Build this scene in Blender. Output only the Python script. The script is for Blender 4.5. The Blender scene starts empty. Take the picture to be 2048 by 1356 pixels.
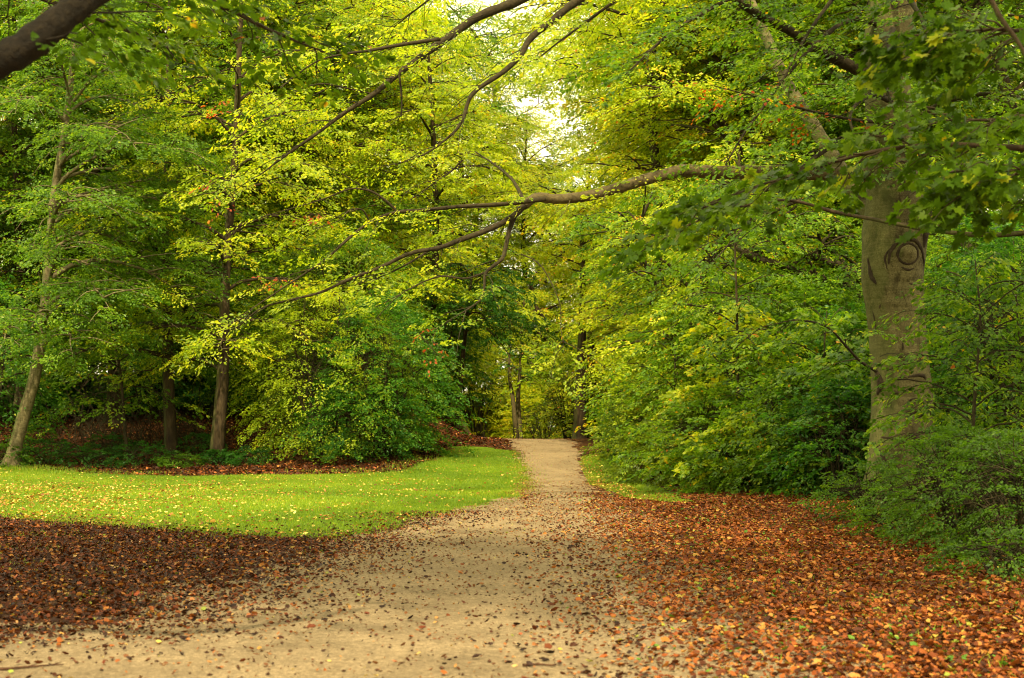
import bpy, math, numpy as np
from mathutils import Vector
PI = math.pi
sc = bpy.context.scene
COL = sc.collection

# ------------------------------------------------------------------ camera
F = 2844.0                      # focal length in pixels of the 2048 px frame (50 mm on 36 mm)
HORIZON = 850.0
TH = math.atan((HORIZON - 678) / F)
EYE = np.array([0.0, 0.0, 1.6])
FW = np.array([0, math.cos(TH), math.sin(TH)])
UP = np.array([0, -math.sin(TH), math.cos(TH)])
RT = np.array([1.0, 0, 0])

def P(px, py, Y):
    """world point seen at photo pixel (px,py) at distance Y along the ground"""
    d = FW + RT * (px - 1024) / F + UP * (678 - py) / F
    return EYE + d * (Y / d[1])

def sstep(a, b, v):
    t = np.clip((v - a) / (b - a), 0, 1)
    return t * t * (3 - 2 * t)

def height(x, y):
    x = np.asarray(x, float); y = np.asarray(y, float)
    h = 1.02 * sstep(40, 60, y) - 1.3 * sstep(61, 78, y)
    bank = (0.5 * sstep(46.5, 56, y) + 3.6 * sstep(50, 84, y) + 1.3 * sstep(61, 78, y)) * sstep(-1.0, -5.5, x)
    h = h + bank
    h = h - 0.55 * sstep(42, 58, y) * sstep(-7, -11, x)
    h = h + 0.25 * sstep(2.0, 8.0, x) * sstep(12, 30, y) + 1.0 * sstep(61, 78, y) * sstep(5, 12, x)
    h = h + 0.02 * np.sin(x * .9 + y * .35) + 0.015 * np.sin(y * .8 - x * .5)
    return h

def G(px, py):
    """ground point seen at photo pixel (px,py)"""
    d = FW + RT * (px - 1024) / F + UP * (678 - py) / F
    prev = 4.0
    for Y in np.arange(4, 120, .1):
        p = EYE + d * (Y / d[1])
        if p[2] < height(p[0], p[1]):
            return p
    return EYE + d * (60 / d[1])

cam = bpy.data.cameras.new('camera')
co = bpy.data.objects.new('camera', cam)
COL.objects.link(co)
co.location = EYE
co.rotation_euler = (PI / 2 + TH, 0, 0)
cam.lens = 50; cam.sensor_width = 36; cam.clip_end = 2000; cam.clip_start = .1
cam.dof.use_dof = True; cam.dof.focus_distance = 36; cam.dof.aperture_fstop = 3.0
sc.camera = co

# ------------------------------------------------------------------ materials
def mat_new(name):
    m = bpy.data.materials.new(name); m.use_nodes = True
    nt = m.node_tree
    for n in list(nt.nodes): nt.nodes.remove(n)
    out = nt.nodes.new('ShaderNodeOutputMaterial')
    return m, nt, out

def ramp(nt, stops, fac=None):
    r = nt.nodes.new('ShaderNodeValToRGB')
    e = r.color_ramp.elements
    while len(e) > 1: e.remove(e[-1])
    e[0].position = stops[0][0]; e[0].color = (*stops[0][1], 1)
    for p, c in stops[1:]:
        k = e.new(p); k.color = (*c, 1)
    if fac is not None: nt.links.new(fac, r.inputs['Fac'])
    return r

def noise(nt, scale, detail=4, rough=.6, vec=None, dist=0):
    n = nt.nodes.new('ShaderNodeTexNoise')
    n.inputs['Scale'].default_value = scale; n.inputs['Detail'].default_value = detail
    n.inputs['Roughness'].default_value = rough; n.inputs['Distortion'].default_value = dist
    if vec is not None: nt.links.new(vec, n.inputs['Vector'])
    return n

def objcoord(nt, scale=(1, 1, 1)):
    t = nt.nodes.new('ShaderNodeTexCoord'); mp = nt.nodes.new('ShaderNodeMapping')
    mp.inputs['Scale'].default_value = scale
    nt.links.new(t.outputs['Object'], mp.inputs['Vector'])
    return mp.outputs['Vector']

def leaf_mat(name, stops, trans=.52, rough=.42, bright=1.0, spec=.32):
    m, nt, out = mat_new(name)
    a = nt.nodes.new('ShaderNodeAttribute'); a.attribute_name = 'rnd'
    r = ramp(nt, [(p, tuple(min(v * bright, 1) for v in c)) for p, c in stops], a.outputs['Fac'])
    b = nt.nodes.new('ShaderNodeBsdfPrincipled')
    b.inputs['Roughness'].default_value = rough
    b.inputs['Specular IOR Level'].default_value = spec
    nt.links.new(r.outputs['Color'], b.inputs['Base Color'])
    t = nt.nodes.new('ShaderNodeBsdfTranslucent')
    mul = nt.nodes.new('ShaderNodeMix'); mul.data_type = 'RGBA'; mul.blend_type = 'MULTIPLY'
    mul.inputs['Factor'].default_value = 1
    nt.links.new(r.outputs['Color'], mul.inputs['A'])
    mul.inputs['B'].default_value = (1.9, 1.75, .8, 1)
    nt.links.new(mul.outputs['Result'], t.inputs['Color'])
    mx = nt.nodes.new('ShaderNodeMixShader'); mx.inputs['Fac'].default_value = trans
    nt.links.new(b.outputs[0], mx.inputs[1]); nt.links.new(t.outputs[0], mx.inputs[2])
    nt.links.new(mx.outputs[0], out.inputs['Surface'])
    return m

GREEN = [(0, (.028, .072, .005)), (.3, (.060, .140, .008)), (.6, (.12, .23, .012)), (.85, (.22, .32, .018)), (.95, (.40, .39, .015)), (.985, (.46, .24, .012)), (1, (.42, .11, .012))]
DEEP = [(0, (.014, .062, .008)), (.4, (.034, .12, .012)), (.75, (.075, .205, .016)), (.95, (.18, .30, .016)), (1, (.34, .32, .02))]
YELLOW = [(0, (.07, .135, .005)), (.22, (.16, .25, .009)), (.5, (.29, .38, .015)), (.78, (.44, .48, .024)), (.95, (.58, .48, .022)), (.98, (.56, .24, .015)), (1, (.45, .1, .012))]
GOLD = [(0, (.10, .17, .005)), (.35, (.20, .28, .008)), (.65, (.34, .39, .012)), (.86, (.54, .47, .016)), (.96, (.62, .34, .016)), (1, (.5, .13, .012))]
OLIVE = [(0, (.05, .085, .006)), (.5, (.13, .19, .012)), (.8, (.24, .30, .022)), (.95, (.38, .39, .04)), (1, (.36, .2, .02))]
RED = [(0, (.16, .03, .010)), (.5, (.3, .055, .012)), (.85, (.4, .12, .015)), (1, (.5, .26, .02))]
M = {
    'leaf_green': leaf_mat('leaf_green', GREEN),
    'leaf_deep': leaf_mat('leaf_deep', DEEP),
    'leaf_yellow': leaf_mat('leaf_yellow_green', YELLOW),
    'leaf_gold': leaf_mat('leaf_gold', GOLD),
    'leaf_olive': leaf_mat('leaf_olive', OLIVE),
    'leaf_red': leaf_mat('leaf_red', RED),
    'maple': leaf_mat('leaf_maple', [(0, (.025, .058, .003)), (.5, (.055, .118, .005)), (.85, (.11, .185, .008)), (.96, (.24, .28, .012)), (.985, (.5, .30, .02)), (1, (.45, .14, .015))], spec=.1, trans=.5),
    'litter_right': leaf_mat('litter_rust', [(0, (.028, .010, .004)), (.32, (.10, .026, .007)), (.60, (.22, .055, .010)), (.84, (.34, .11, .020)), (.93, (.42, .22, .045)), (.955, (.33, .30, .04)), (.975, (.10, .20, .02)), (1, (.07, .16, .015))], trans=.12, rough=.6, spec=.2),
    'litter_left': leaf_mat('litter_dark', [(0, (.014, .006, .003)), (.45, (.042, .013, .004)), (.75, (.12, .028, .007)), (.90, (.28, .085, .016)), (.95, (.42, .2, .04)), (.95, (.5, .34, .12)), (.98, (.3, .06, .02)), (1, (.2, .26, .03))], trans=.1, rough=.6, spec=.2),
    'litter_path': leaf_mat('litter_brown', [(0, (.08, .036, .016)), (.4, (.14, .058, .022)), (.75, (.25, .10, .032)), (.93, (.42, .22, .07)), (.98, (.5, .40, .10)), (1, (.14, .25, .03))], trans=.08, rough=.65, spec=.15),
    'litter_lawn': leaf_mat('litter_yellow', [(0, (.12, .04, .012)), (.35, (.34, .13, .025)), (.65, (.56, .34, .06)), (1, (.66, .58, .16))], trans=.2, rough=.6),
    'grass': leaf_mat('grass_blades', [(0, (.065, .12, .004)), (.45, (.14, .23, .007)), (.8, (.23, .315, .011)), (1, (.38, .38, .03))], trans=.35, rough=.5),
}

def bark_mat(name, c1, c2, c3, moss=.0, scale=(6, 6, 14), bump=.35, mottle=False):
    m, nt, out = mat_new(name)
    v = objcoord(nt, scale); v2 = objcoord(nt, (1, 1, 1))
    n = noise(nt, 1.3, 7, .65, v, .4)
    big = noise(nt, 1.6, 3, .6, v2)
    r = ramp(nt, [(.3, c1), (.52, c2), (.75, c3)], n.outputs['Fac'])
    r2 = ramp(nt, [(.34, (.45, .42, .38)), (.5, (1, 1, 1)), (.7, (1.0, .98, .9))], big.outputs['Fac'])
    mul = nt.nodes.new('ShaderNodeMix'); mul.data_type = 'RGBA'; mul.blend_type = 'MULTIPLY'; mul.inputs['Factor'].default_value = .8
    nt.links.new(r.outputs['Color'], mul.inputs['A']); nt.links.new(r2.outputs['Color'], mul.inputs['B'])
    col = mul.outputs['Result']
    if mottle:
        for sc_, lo_c, a_, b_ in (((3.2, 3.2, 2.2), (.38, .36, .30), .36, .50), ((11, 11, 5), (.5, .47, .4), .33, .43), ((1.2, 1.2, 17), (.72, .70, .62), .42, .55), ((40, 40, 12), (.7, .68, .6), .38, .5)):
            nn = noise(nt, 1.0, 5, .65, objcoord(nt, sc_), .6)
            rr = ramp(nt, [(a_, lo_c), (b_, (1, 1, 1))], nn.outputs['Fac'])
            m3 = nt.nodes.new('ShaderNodeMix'); m3.data_type = 'RGBA'; m3.blend_type = 'MULTIPLY'; m3.inputs['Factor'].default_value = 1
            nt.links.new(col, m3.inputs['A']); nt.links.new(rr.outputs['Color'], m3.inputs['B']); col = m3.outputs['Result']
    if moss:
        g = nt.nodes.new('ShaderNodeNewGeometry'); sep = nt.nodes.new('ShaderNodeSeparateXYZ')
        nt.links.new(g.outputs['Normal'], sep.inputs[0])
        ma = nt.nodes.new('ShaderNodeMath'); ma.operation = 'MULTIPLY_ADD'
        nt.links.new(sep.outputs['X'], ma.inputs[0]); ma.inputs[1].default_value = -.9
        nm = noise(nt, 3.5, 5, .7, v2); nt.links.new(nm.outputs['Fac'], ma.inputs[2])
        mr = ramp(nt, [(.75, (0, 0, 0)), (1.0, (moss,) * 3)], ma.outputs[0])
        mx = nt.nodes.new('ShaderNodeMix'); mx.data_type = 'RGBA'
        nt.links.new(mr.outputs['Color'], mx.inputs['Factor']); nt.links.new(col, mx.inputs['A'])
        mx.inputs['B'].default_value = (.07, .10, .015, 1); col = mx.outputs['Result']
    b = nt.nodes.new('ShaderNodeBsdfPrincipled'); b.inputs['Roughness'].default_value = .85
    b.inputs['Specular IOR Level'].default_value = .2
    nt.links.new(col, b.inputs['Base Color'])
    bp = nt.nodes.new('ShaderNodeBump'); bp.inputs['Strength'].default_value = bump; bp.inputs['Distance'].default_value = .04
    nt.links.new(n.outputs['Fac'], bp.inputs['Height']); nt.links.new(bp.outputs[0], b.inputs['Normal'])
    nt.links.new(b.outputs[0], out.inputs['Surface'])
    return m
M['beech_bark'] = bark_mat('beech_bark', (.064, .057, .021), (.145, .128, .052), (.225, .198, .088), moss=.38, scale=(26, 26, 60), bump=.35, mottle=True)
M['limb_bark'] = bark_mat('limb_bark', (.016, .012, .005), (.036, .027, .011), (.065, .050, .022), moss=.15, scale=(14, 14, 14), bump=.5)  # limb bark darkened for a silhouette look; lit and shade copies below
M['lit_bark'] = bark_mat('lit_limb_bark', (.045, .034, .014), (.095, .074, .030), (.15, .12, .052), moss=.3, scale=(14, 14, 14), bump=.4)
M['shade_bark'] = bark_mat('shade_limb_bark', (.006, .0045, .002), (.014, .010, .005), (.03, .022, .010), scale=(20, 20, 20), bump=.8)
M['dark_bark'] = bark_mat('dark_bark', (.018, .012, .006), (.045, .030, .013), (.08, .056, .026), moss=.3, scale=(9, 9, 2.2), bump=.9)
M['pale_bark'] = bark_mat('pale_bark', (.07, .055, .025), (.14, .115, .055), (.21, .18, .10), moss=.5, scale=(8, 8, 14), bump=.3)
M['scar'] = bark_mat('scar_bark', (.02, .014, .008), (.04, .028, .014), (.07, .05, .025), scale=(9, 9, 9), bump=.9)
M['husk'] = bark_mat('husk', (.035, .017, .009), (.075, .034, .017), (.14, .065, .03), scale=(30, 30, 30), bump=.5)

def ground_mat(name, stops, s1, s2, mixcol=None, bump=.5, bdist=.03, big=.35, bigamt=.35):
    m, nt, out = mat_new(name)
    v = objcoord(nt)
    n = noise(nt, s1, 8, .75, v); n2 = noise(nt, big, 4, .6, v); n3 = noise(nt, s2, 3, .8, v)
    r = ramp(nt, stops, n.outputs['Fac'])
    rb = ramp(nt, [(.3, (1 - bigamt,) * 3), (.6, (1, 1, 1))], n2.outputs['Fac'])
    mul = nt.nodes.new('ShaderNodeMix'); mul.data_type = 'RGBA'; mul.blend_type = 'MULTIPLY'; mul.inputs['Factor'].default_value = 1
    nt.links.new(r.outputs['Color'], mul.inputs['A']); nt.links.new(rb.outputs['Color'], mul.inputs['B'])
    col = mul.outputs['Result']
    if mixcol:
        rr = ramp(nt, [(mixcol[1], (0, 0, 0)), (mixcol[2], (1, 1, 1))], n3.outputs['Fac'])
        mx = nt.nodes.new('ShaderNodeMix'); mx.data_type = 'RGBA'
        nt.links.new(rr.outputs['Color'], mx.inputs['Factor']); nt.links.new(col, mx.inputs['A'])
        mx.inputs['B'].default_value = (*mixcol[0], 1); col = mx.outputs['Result']
    b = nt.nodes.new('ShaderNodeBsdfPrincipled'); b.inputs['Roughness'].default_value = .95
    b.inputs['Specular IOR Level'].default_value = .1
    nt.links.new(col, b.inputs['Base Color'])
    bp = nt.nodes.new('ShaderNodeBump'); bp.inputs['Strength'].default_value = bump; bp.inputs['Distance'].default_value = bdist
    nt.links.new(n.outputs['Fac'], bp.inputs['Height']); nt.links.new(bp.outputs[0], b.inputs['Normal'])
    nt.links.new(b.outputs[0], out.inputs['Surface'])
    return m
def grain(m, sc1=95, amt=.45):
    nt = m.node_tree; b = next(n for n in nt.nodes if n.type == 'BSDF_PRINCIPLED'); src = b.inputs['Base Color'].links[0].from_socket
    v = nt.nodes.new('ShaderNodeTexVoronoi'); v.inputs['Scale'].default_value = sc1
    nt.links.new(objcoord(nt), v.inputs['Vector'])
    r = ramp(nt, [(0, (1 - amt,) * 3), (.5, (1, 1, 1)), (1, (1 + amt * .6,) * 3)], v.outputs['Color'])
    m3 = nt.nodes.new('ShaderNodeMix'); m3.data_type = 'RGBA'; m3.blend_type = 'MULTIPLY'; m3.inputs['Factor'].default_value = 1
    nt.links.new(src, m3.inputs['A']); nt.links.new(r.outputs['Color'], m3.inputs['B']); nt.links.new(m3.outputs['Result'], b.inputs['Base Color'])
M['floor'] = ground_mat('forest_floor', [(.3, (.018, .009, .004)), (.48, (.05, .022, .008)), (.6, (.11, .046, .014)), (.75, (.2, .09, .03))], 9, 22)
M['sand'] = ground_mat('sandy_path', [(.25, (.14, .100, .052)), (.5, (.25, .186, .105)), (.75, (.35, .265, .155))], 22, 70, mixcol=((.12, .065, .03), .58, .72), bump=.6, bdist=.03, bigamt=.32, big=.9)
grain(M['sand']); grain(M['sand'], 30, .3)
M['turf'] = ground_mat('lawn_turf', [(.3, (.04, .08, .004)), (.5, (.09, .16, .006)), (.7, (.17, .24, .010))], 14, 30, mixcol=((.28, .2, .05), .66, .78), bump=.8)

# ------------------------------------------------------------------ helpers
def tag(o, label=None, cat=None, group=None, kind=None):
    if label: o['label'] = label
    if cat: o['category'] = cat
    if group: o['group'] = group
    if kind: o['kind'] = kind
    return o

def empty(name, loc, label, cat, group=None):
    o = bpy.data.objects.new(name, None); COL.objects.link(o)
    o.empty_display_size = .3
    o.location = Vector([float(v) for v in loc])
    return tag(o, label, cat, group)

def link_mesh(name, verts, faces_idx, loop_tot, mat, parent=None, rnd=None, smooth=False):
    """verts (N,3) world coordinates; faces_idx flat; loop_tot per face"""
    me = bpy.data.meshes.new(name)
    verts = np.asarray(verts, np.float32)
    if parent is not None:
        off = np.zeros(3, np.float32); q = parent
        while q is not None:
            off += np.array(q.location, np.float32); q = q.parent
        verts = verts - off
    me.vertices.add(len(verts)); me.vertices.foreach_set('co', verts.ravel())
    me.loops.add(len(faces_idx)); me.loops.foreach_set('vertex_index', np.asarray(faces_idx, np.int32))
    me.polygons.add(len(loop_tot))
    lt = np.asarray(loop_tot, np.int32)
    ls = np.concatenate([[0], np.cumsum(lt)[:-1]]).astype(np.int32)
    me.polygons.foreach_set('loop_start', ls)
    me.update(calc_edges=True)
    if smooth: me.polygons.foreach_set('use_smooth', np.ones(len(lt), bool))
    if rnd is not None:
        a = me.attributes.new('rnd', 'FLOAT', 'FACE'); a.data.foreach_set('value', np.asarray(rnd, np.float32))
    me.materials.append(mat)
    o = bpy.data.objects.new(name, me); COL.objects.link(o)
    if parent is not None: o.parent = parent
    return o

def unit(v):
    return v / np.maximum(np.linalg.norm(v, axis=-1, keepdims=True), 1e-9)

class Wood:
    """collects tapered tubes into one mesh"""
    def __init__(s): s.v = []; s.f = []; s.n = 0
    def tube(s, pts, rad, sides=7, jag=0.0, rng=None, cap=True):
        pts = np.asarray(pts, float); rad = np.asarray(rad, float)
        t = unit(np.gradient(pts, axis=0))
        ref = np.array([0, 0, 1.0]) if abs(t[0][2]) < .8 else np.array([1.0, 0, 0])
        a = unit(np.cross(t, ref)); b = np.cross(t, a)
        ang = np.arange(sides) * 2 * PI / sides
        k = rad[:, None] * np.ones(sides)
        if jag and rng is not None:
            k = k * (1 + jag * rng.normal(0, 1, (len(pts), sides)))
        ring = pts[:, None] + (a[:, None] * np.cos(ang)[None, :, None] + b[:, None] * np.sin(ang)[None, :, None]) * k[..., None]
        V = ring.reshape(-1, 3)
        m = len(pts)
        i = np.arange(m - 1)[:, None] * sides; j = np.arange(sides)[None]
        q = np.stack([i + j, i + (j + 1) % sides, i + sides + (j + 1) % sides, i + sides + j], -1).reshape(-1, 4)
        s.f.append(q + s.n); s.v.append(V); s.n += len(V)
    def build(s, name, mat, parent):
        V = np.concatenate(s.v); Q = np.concatenate(s.f)
        return link_mesh(name, V, Q.ravel(), np.full(len(Q), 4), mat, parent, smooth=True)

def crom(pts, n=6):
    """smooth curve through points"""
    p = np.asarray(pts, float)
    p = np.vstack([2 * p[0] - p[1], p, 2 * p[-1] - p[-2]])
    out = []
    for i in range(1, len(p) - 2):
        for k in range(n):
            t = k / n
            out.append(.5 * (2 * p[i] + (p[i + 1] - p[i - 1]) * t + (2 * p[i - 1] - 5 * p[i] + 4 * p[i + 1] - p[i + 2]) * t * t + (-p[i - 1] + 3 * p[i] - 3 * p[i + 1] + p[i + 2]) * t ** 3))
    out.append(p[-2])
    return np.array(out)

# leaf outlines in leaf space (along, across, lift): shared by every leaf of a foliage mesh
RHOMB = (np.array([[0, 0, 0], [.45, -.32, .10], [1, 0, -.05], [.45, .32, .10]]), [[0, 1, 2], [0, 2, 3]])
OVATE = (np.array([[0, 0, 0], [.28, -.28, .07], [.68, -.25, .06], [1, 0, -.08], [.68, .25, .06], [.28, .28, .07]]), [[0, 1, 2, 3], [0, 3, 4, 5]])
def _maple():
    r = [(0, .06), (25, .36), (50, .62), (68, .36), (100, .60), (118, .40), (145, .66), (163, .46), (180, .74)]
    pts = [(0.0, 0.0, 0.0)]
    right = [(-math.cos(math.radians(a)) * q + .1, math.sin(math.radians(a)) * q) for a, q in r]
    out = [(x, -y) for x, y in right] + [(x, y) for x, y in reversed(right[1:-1])]
    V = [(.15, 0, 0)] + [(x, y, .10 * abs(y) - .12 * max(x, 0) ** 2) for x, y in out]
    n = len(out)
    return np.array(V), [[0, 1 + i, 1 + (i + 1) % n] for i in range(n)]
MAPLE = _maple()
CURL = (np.array([[0, 0, .05], [.22, -.30, .20], [.70, -.24, .30], [1, .06, .24], [.60, .32, .02], [.28, .22, .16], [.48, .02, -.03]]),
        [[0, 1, 6], [1, 2, 6], [2, 3, 6], [3, 4, 6], [4, 5, 6], [5, 0, 6]])

def leaves(name, c, a, n, s, rnd, shape, mat, parent=None):
    """c base point, a axis, n normal, s size"""
    tv, tf = shape
    a = unit(a); b = unit(np.cross(n, a)); n = np.cross(a, b)
    V = c[:, None] + s[:, None, None] * (a[:, None] * tv[None, :, 0:1] + b[:, None] * tv[None, :, 1:2] + n[:, None] * tv[None, :, 2:3])
    K = len(tv); N = len(c)
    flat = np.concatenate([np.array(f) for f in tf]); tot = np.array([len(f) for f in tf])
    idx = (flat[None] + (np.arange(N) * K)[:, None]).ravel()
    return link_mesh(name, V.reshape(-1, 3), idx, np.tile(tot, N), mat, parent, rnd=np.repeat(rnd, len(tf)))

def spray_leaves(rng, o, d, L, m, size, flat=.35, droop=.25, fan=.42, bias=.6, lo=0., hi=1.):
    """flat fans of leaves: o origin (S,3), d direction (S,3), L length (S,)"""
    S = len(o)
    d = unit(d)
    up0 = np.tile([0, 0, 1.0], (S, 1)) + rng.normal(0, flat * .6, (S, 3))
    side = unit(np.cross(d, up0)); up = np.cross(side, d)
    t = rng.random((S, m)) ** .8
    sgn = rng.choice([-1, 1], (S, m))
    w = fan * (1 - t ** 1.6) * (.35 + .65 * np.minimum(t * 4, 1))
    u = sgn * rng.random((S, m)) ** .7 * w
    Lm = L[:, None]
    fwd = t + np.abs(u) * .55
    c = o[:, None] + (d[:, None] * (fwd * Lm)[..., None] + side[:, None] * (u * Lm)[..., None] + up[:, None] * (rng.normal(0, .03, (S, m)) * Lm)[..., None])
    c[..., 2] -= droop * Lm * fwd ** 2
    ph = sgn * rng.uniform(.3, 1.25, (S, m))
    a = d[:, None] * np.cos(ph)[..., None] + side[:, None] * np.sin(ph)[..., None]
    a[..., 2] -= .25 + .5 * droop + rng.normal(0, .2, (S, m))
    n = up[:, None] + rng.normal(0, flat, (S, m, 3))
    sr = rng.random(S) ** 1.1
    r = np.clip(bias * sr[:, None] + (1 - bias) * rng.random((S, m)) + rng.normal(0, .05, (S, m)), 0, 1)
    r = np.where(rng.random((S, m)) < .015, rng.uniform(.93, 1, (S, m)), r * .985)
    r = lo + (hi - lo) * r
    s = size * rng.uniform(.65, 1.25, (S, m))
    f = lambda z: z.reshape(-1, 3)
    return f(c), f(a), f(n), s.ravel(), r.ravel()

# ------------------------------------------------------------------ trees
def limb_curve(start, az, L, rise, droop, n=8, rng=None, wob=.04):
    s = np.linspace(0, 1, n)
    dh = np.array([math.cos(az), math.sin(az), 0])
    sd = np.array([-dh[1], dh[0], 0])
    p = start + dh * (L * s)[:, None] + np.array([0, 0, 1.0]) * (L * (rise * s - droop * s * s))[:, None]
    if rng is not None:
        w = np.cumsum(rng.normal(0, wob, (n, 2)), 0) * L * .5
        w[0] = 0
        p = p + sd * w[:, :1] + np.array([0, 0, .6]) * w[:, 1:]
    return p

def tree(name, label, cat, trunk, r0, R, cb, mat, bark, seed=0, nl=18, per=3, leaf=.10, m=42, spr=1.0, rise=.45, droop=.45,
         group=None, shape=RHOMB, azr=None, r1=.04, sides=9, top=1.0, lo=0., hi=1., pw=2.2, side_tubes=True, dens=1.0, flare=True, parts=None):
    """trunk: world points base->top.  R crown radius, cb crown base height above the base"""
    rng = np.random.default_rng(seed)
    tp = crom(trunk, 5)
    base = tp[0].copy(); H = tp[-1][2] - base[2]
    tr = np.linspace(1, 0, len(tp)) ** .8 * (r0 - r1) + r1
    if flare: tr[0] *= 1.75; tr[1] *= 1.12
    tp[0][2] -= .25
    e = empty(name, base, label, cat, group)
    W = Wood(); W.tube(tp, tr, sides, .03, rng)
    O = []; D = []; LL = []
    hz = tp[:, 2] - base[2]
    for i in range(nl):
        u = (i + rng.random() * .8) / nl
        h = cb + (H - cb) * u * .98
        k = np.searchsorted(hz, h); k = min(max(k, 1), len(tp) - 1)
        f = (h - hz[k - 1]) / max(hz[k] - hz[k - 1], 1e-3)
        st = tp[k - 1] * (1 - f) + tp[k] * f
        rr = (tr[k - 1] * (1 - f) + tr[k] * f)
        az = i * 2.4 + rng.normal(0, .35) + seed
        if azr: az = azr[0] + (azr[1] - azr[0]) * rng.random()
        L = R * (1 - u ** pw * top) ** .6 * rng.uniform(.7, 1.15)
        c = limb_curve(st, az, L, rise * rng.uniform(.6, 1.5) + .5 * u, droop * rng.uniform(.6, 1.4), 8, rng)
        lr = min(rr * .55, .03 + .012 * L)
        W.tube(c, np.linspace(lr, .012, len(c)), 6)
        nsub = max(3, int(L * 1.9 * dens))
        for j in range(nsub):
            s = .22 + .78 * (j + rng.random()) / nsub
            q = s * 7; k0 = min(int(q), 6); p0 = c[k0] * (1 - (q - k0)) + c[k0 + 1] * (q - k0)
            tdir = unit(c[k0 + 1] - c[k0])
            sg = 1 if j % 2 else -1
            a2 = az + sg * rng.uniform(.4, 1.1)
            L2 = (.25 + .5 * (1 - s)) * L * rng.uniform(.6, 1.1) + .25
            c2 = limb_curve(p0, a2, L2, rng.uniform(-.1, .45), rng.uniform(.1, .6), 5, rng)
            if side_tubes: W.tube(c2, np.linspace(lr * .4, .006, 5), 4)
            ns = max(2, int(per * L2 / 1.0 + 1.5))
            for k2 in range(ns):
                s2 = (k2 + rng.random()) / ns
                q2 = s2 * 4; kk = min(int(q2), 3); p2 = c2[kk] * (1 - (q2 - kk)) + c2[kk + 1] * (q2 - kk)
                a3 = a2 + rng.normal(0, .8)
                O.append(p2); D.append([math.cos(a3), math.sin(a3), rng.uniform(-.45, .15)]); LL.append(spr * rng.uniform(.6, 1.25))
        a3 = az
        O.append(c[-1]); D.append([math.cos(a3), math.sin(a3), -.2]); LL.append(spr)
    for k in range(6):
        a3 = rng.random() * 6.28
        O.append(tp[-1] - [0, 0, rng.random()]); D.append([math.cos(a3), math.sin(a3), rng.uniform(.2, 1.2)]); LL.append(spr)
    W.build('trunk', M[bark], e)
    c, a, n, s, r = spray_leaves(rng, np.array(O), np.array(D), np.array(LL), m, leaf, lo=lo, hi=hi)
    cr = leaves('crown', c, a, n, s, r, shape, M[mat], e)
    return e

def shrub(label, base, R, H, mat, seed, n=170, leaf=.06, m=36, spr=.55, name='shrub', cat='shrub', group=None, stems=16, bark='limb_bark', hi=1., lo=0., weep=.35, ry=None, lean=(0, 0), shape=RHOMB):
    rng = np.random.default_rng(seed)
    base = np.array([base[0], base[1], height(base[0], base[1])])
    e = empty(name, base, label, cat, group)
    ry = ry or R
    W = Wood()
    tips = []
    for i in range(stems):
        az = i * 2.4 + rng.normal(0, .3)
        q = rng.uniform(.25, 1) ** .7
        top = np.array([math.cos(az) * R * q + lean[0], math.sin(az) * ry * q + lean[1], H * (1 - .55 * q ** 2) * rng.uniform(.75, 1.08)])
        st = np.array([math.cos(az) * .12 * R, math.sin(az) * .12 * R, -.1])
        s = np.linspace(0, 1, 8)[:, None]
        c = base + st + (top - st) * s + np.array([0, 0, 1.0]) * (.25 * H * np.sin(PI * s ** .8) * q) + np.cumsum(rng.normal(0, .012 * H, (8, 3)), 0)
        W.tube(c, np.linspace(.012 + .008 * H, .005, 8), 5)
        tips.append(c)
    O = np.empty((n, 3)); D = np.empty((n, 3))
    for i in range(n):
        az = rng.random() * 2 * PI; u = rng.random()
        lob = 1 + .20 * math.sin(3 * az + seed) * (1 - .5 * u) + .17 * math.sin(5 * az + 7 * u + seed * 2) + .10 * math.sin(9 * az - 11 * u)
        if rng.random() < .14: lob *= rng.uniform(1.05, 1.4)
        rr = rng.uniform(.5, 1) ** .5
        z = H * (.04 + .93 * u)
        prof = (1 - u ** 2.4) ** .55 * (.80 + .35 * min(u * 3, 1))
        k = rr * prof * lob
        O[i] = base + [math.cos(az) * R * k + lean[0] * u, math.sin(az) * ry * k + lean[1] * u, z * (.85 + .15 * lob)]
        D[i] = [math.cos(az) + rng.normal(0, .4), math.sin(az) + rng.normal(0, .4), rng.uniform(-.5, .6) * (1 - weep) + .7 * (u - .3)]
        if i % 3 == 0:
            c = tips[i % stems]; j = 3 + int(rng.random() * 4)
            W.tube(np.linspace(c[j], O[i], 4) + np.array([0, 0, .05 * H]) * np.array([0, 1, 1, 0])[:, None], np.linspace(.008, .003, 4), 4)
    W.build('stems', M[bark], e)
    O -= unit(D) * spr * .4
    c, a, nn, s, r = spray_leaves(rng, O, D, spr * rng.uniform(.6, 1.3, n), m, leaf, droop=weep, lo=lo, hi=hi, flat=.4)
    z0 = height(c[:, 0], c[:, 1]) + .02
    c[:, 2] = np.maximum(c[:, 2], z0)
    leaves('foliage', c, a, nn, s, r, shape, M[mat], e)
    return e

def copy_tree(o, parent=None):
    c = o.copy(); COL.objects.link(c)
    if parent is not None: c.parent = parent
    for ch in list(o.children): copy_tree(ch, c)
    return c

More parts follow.
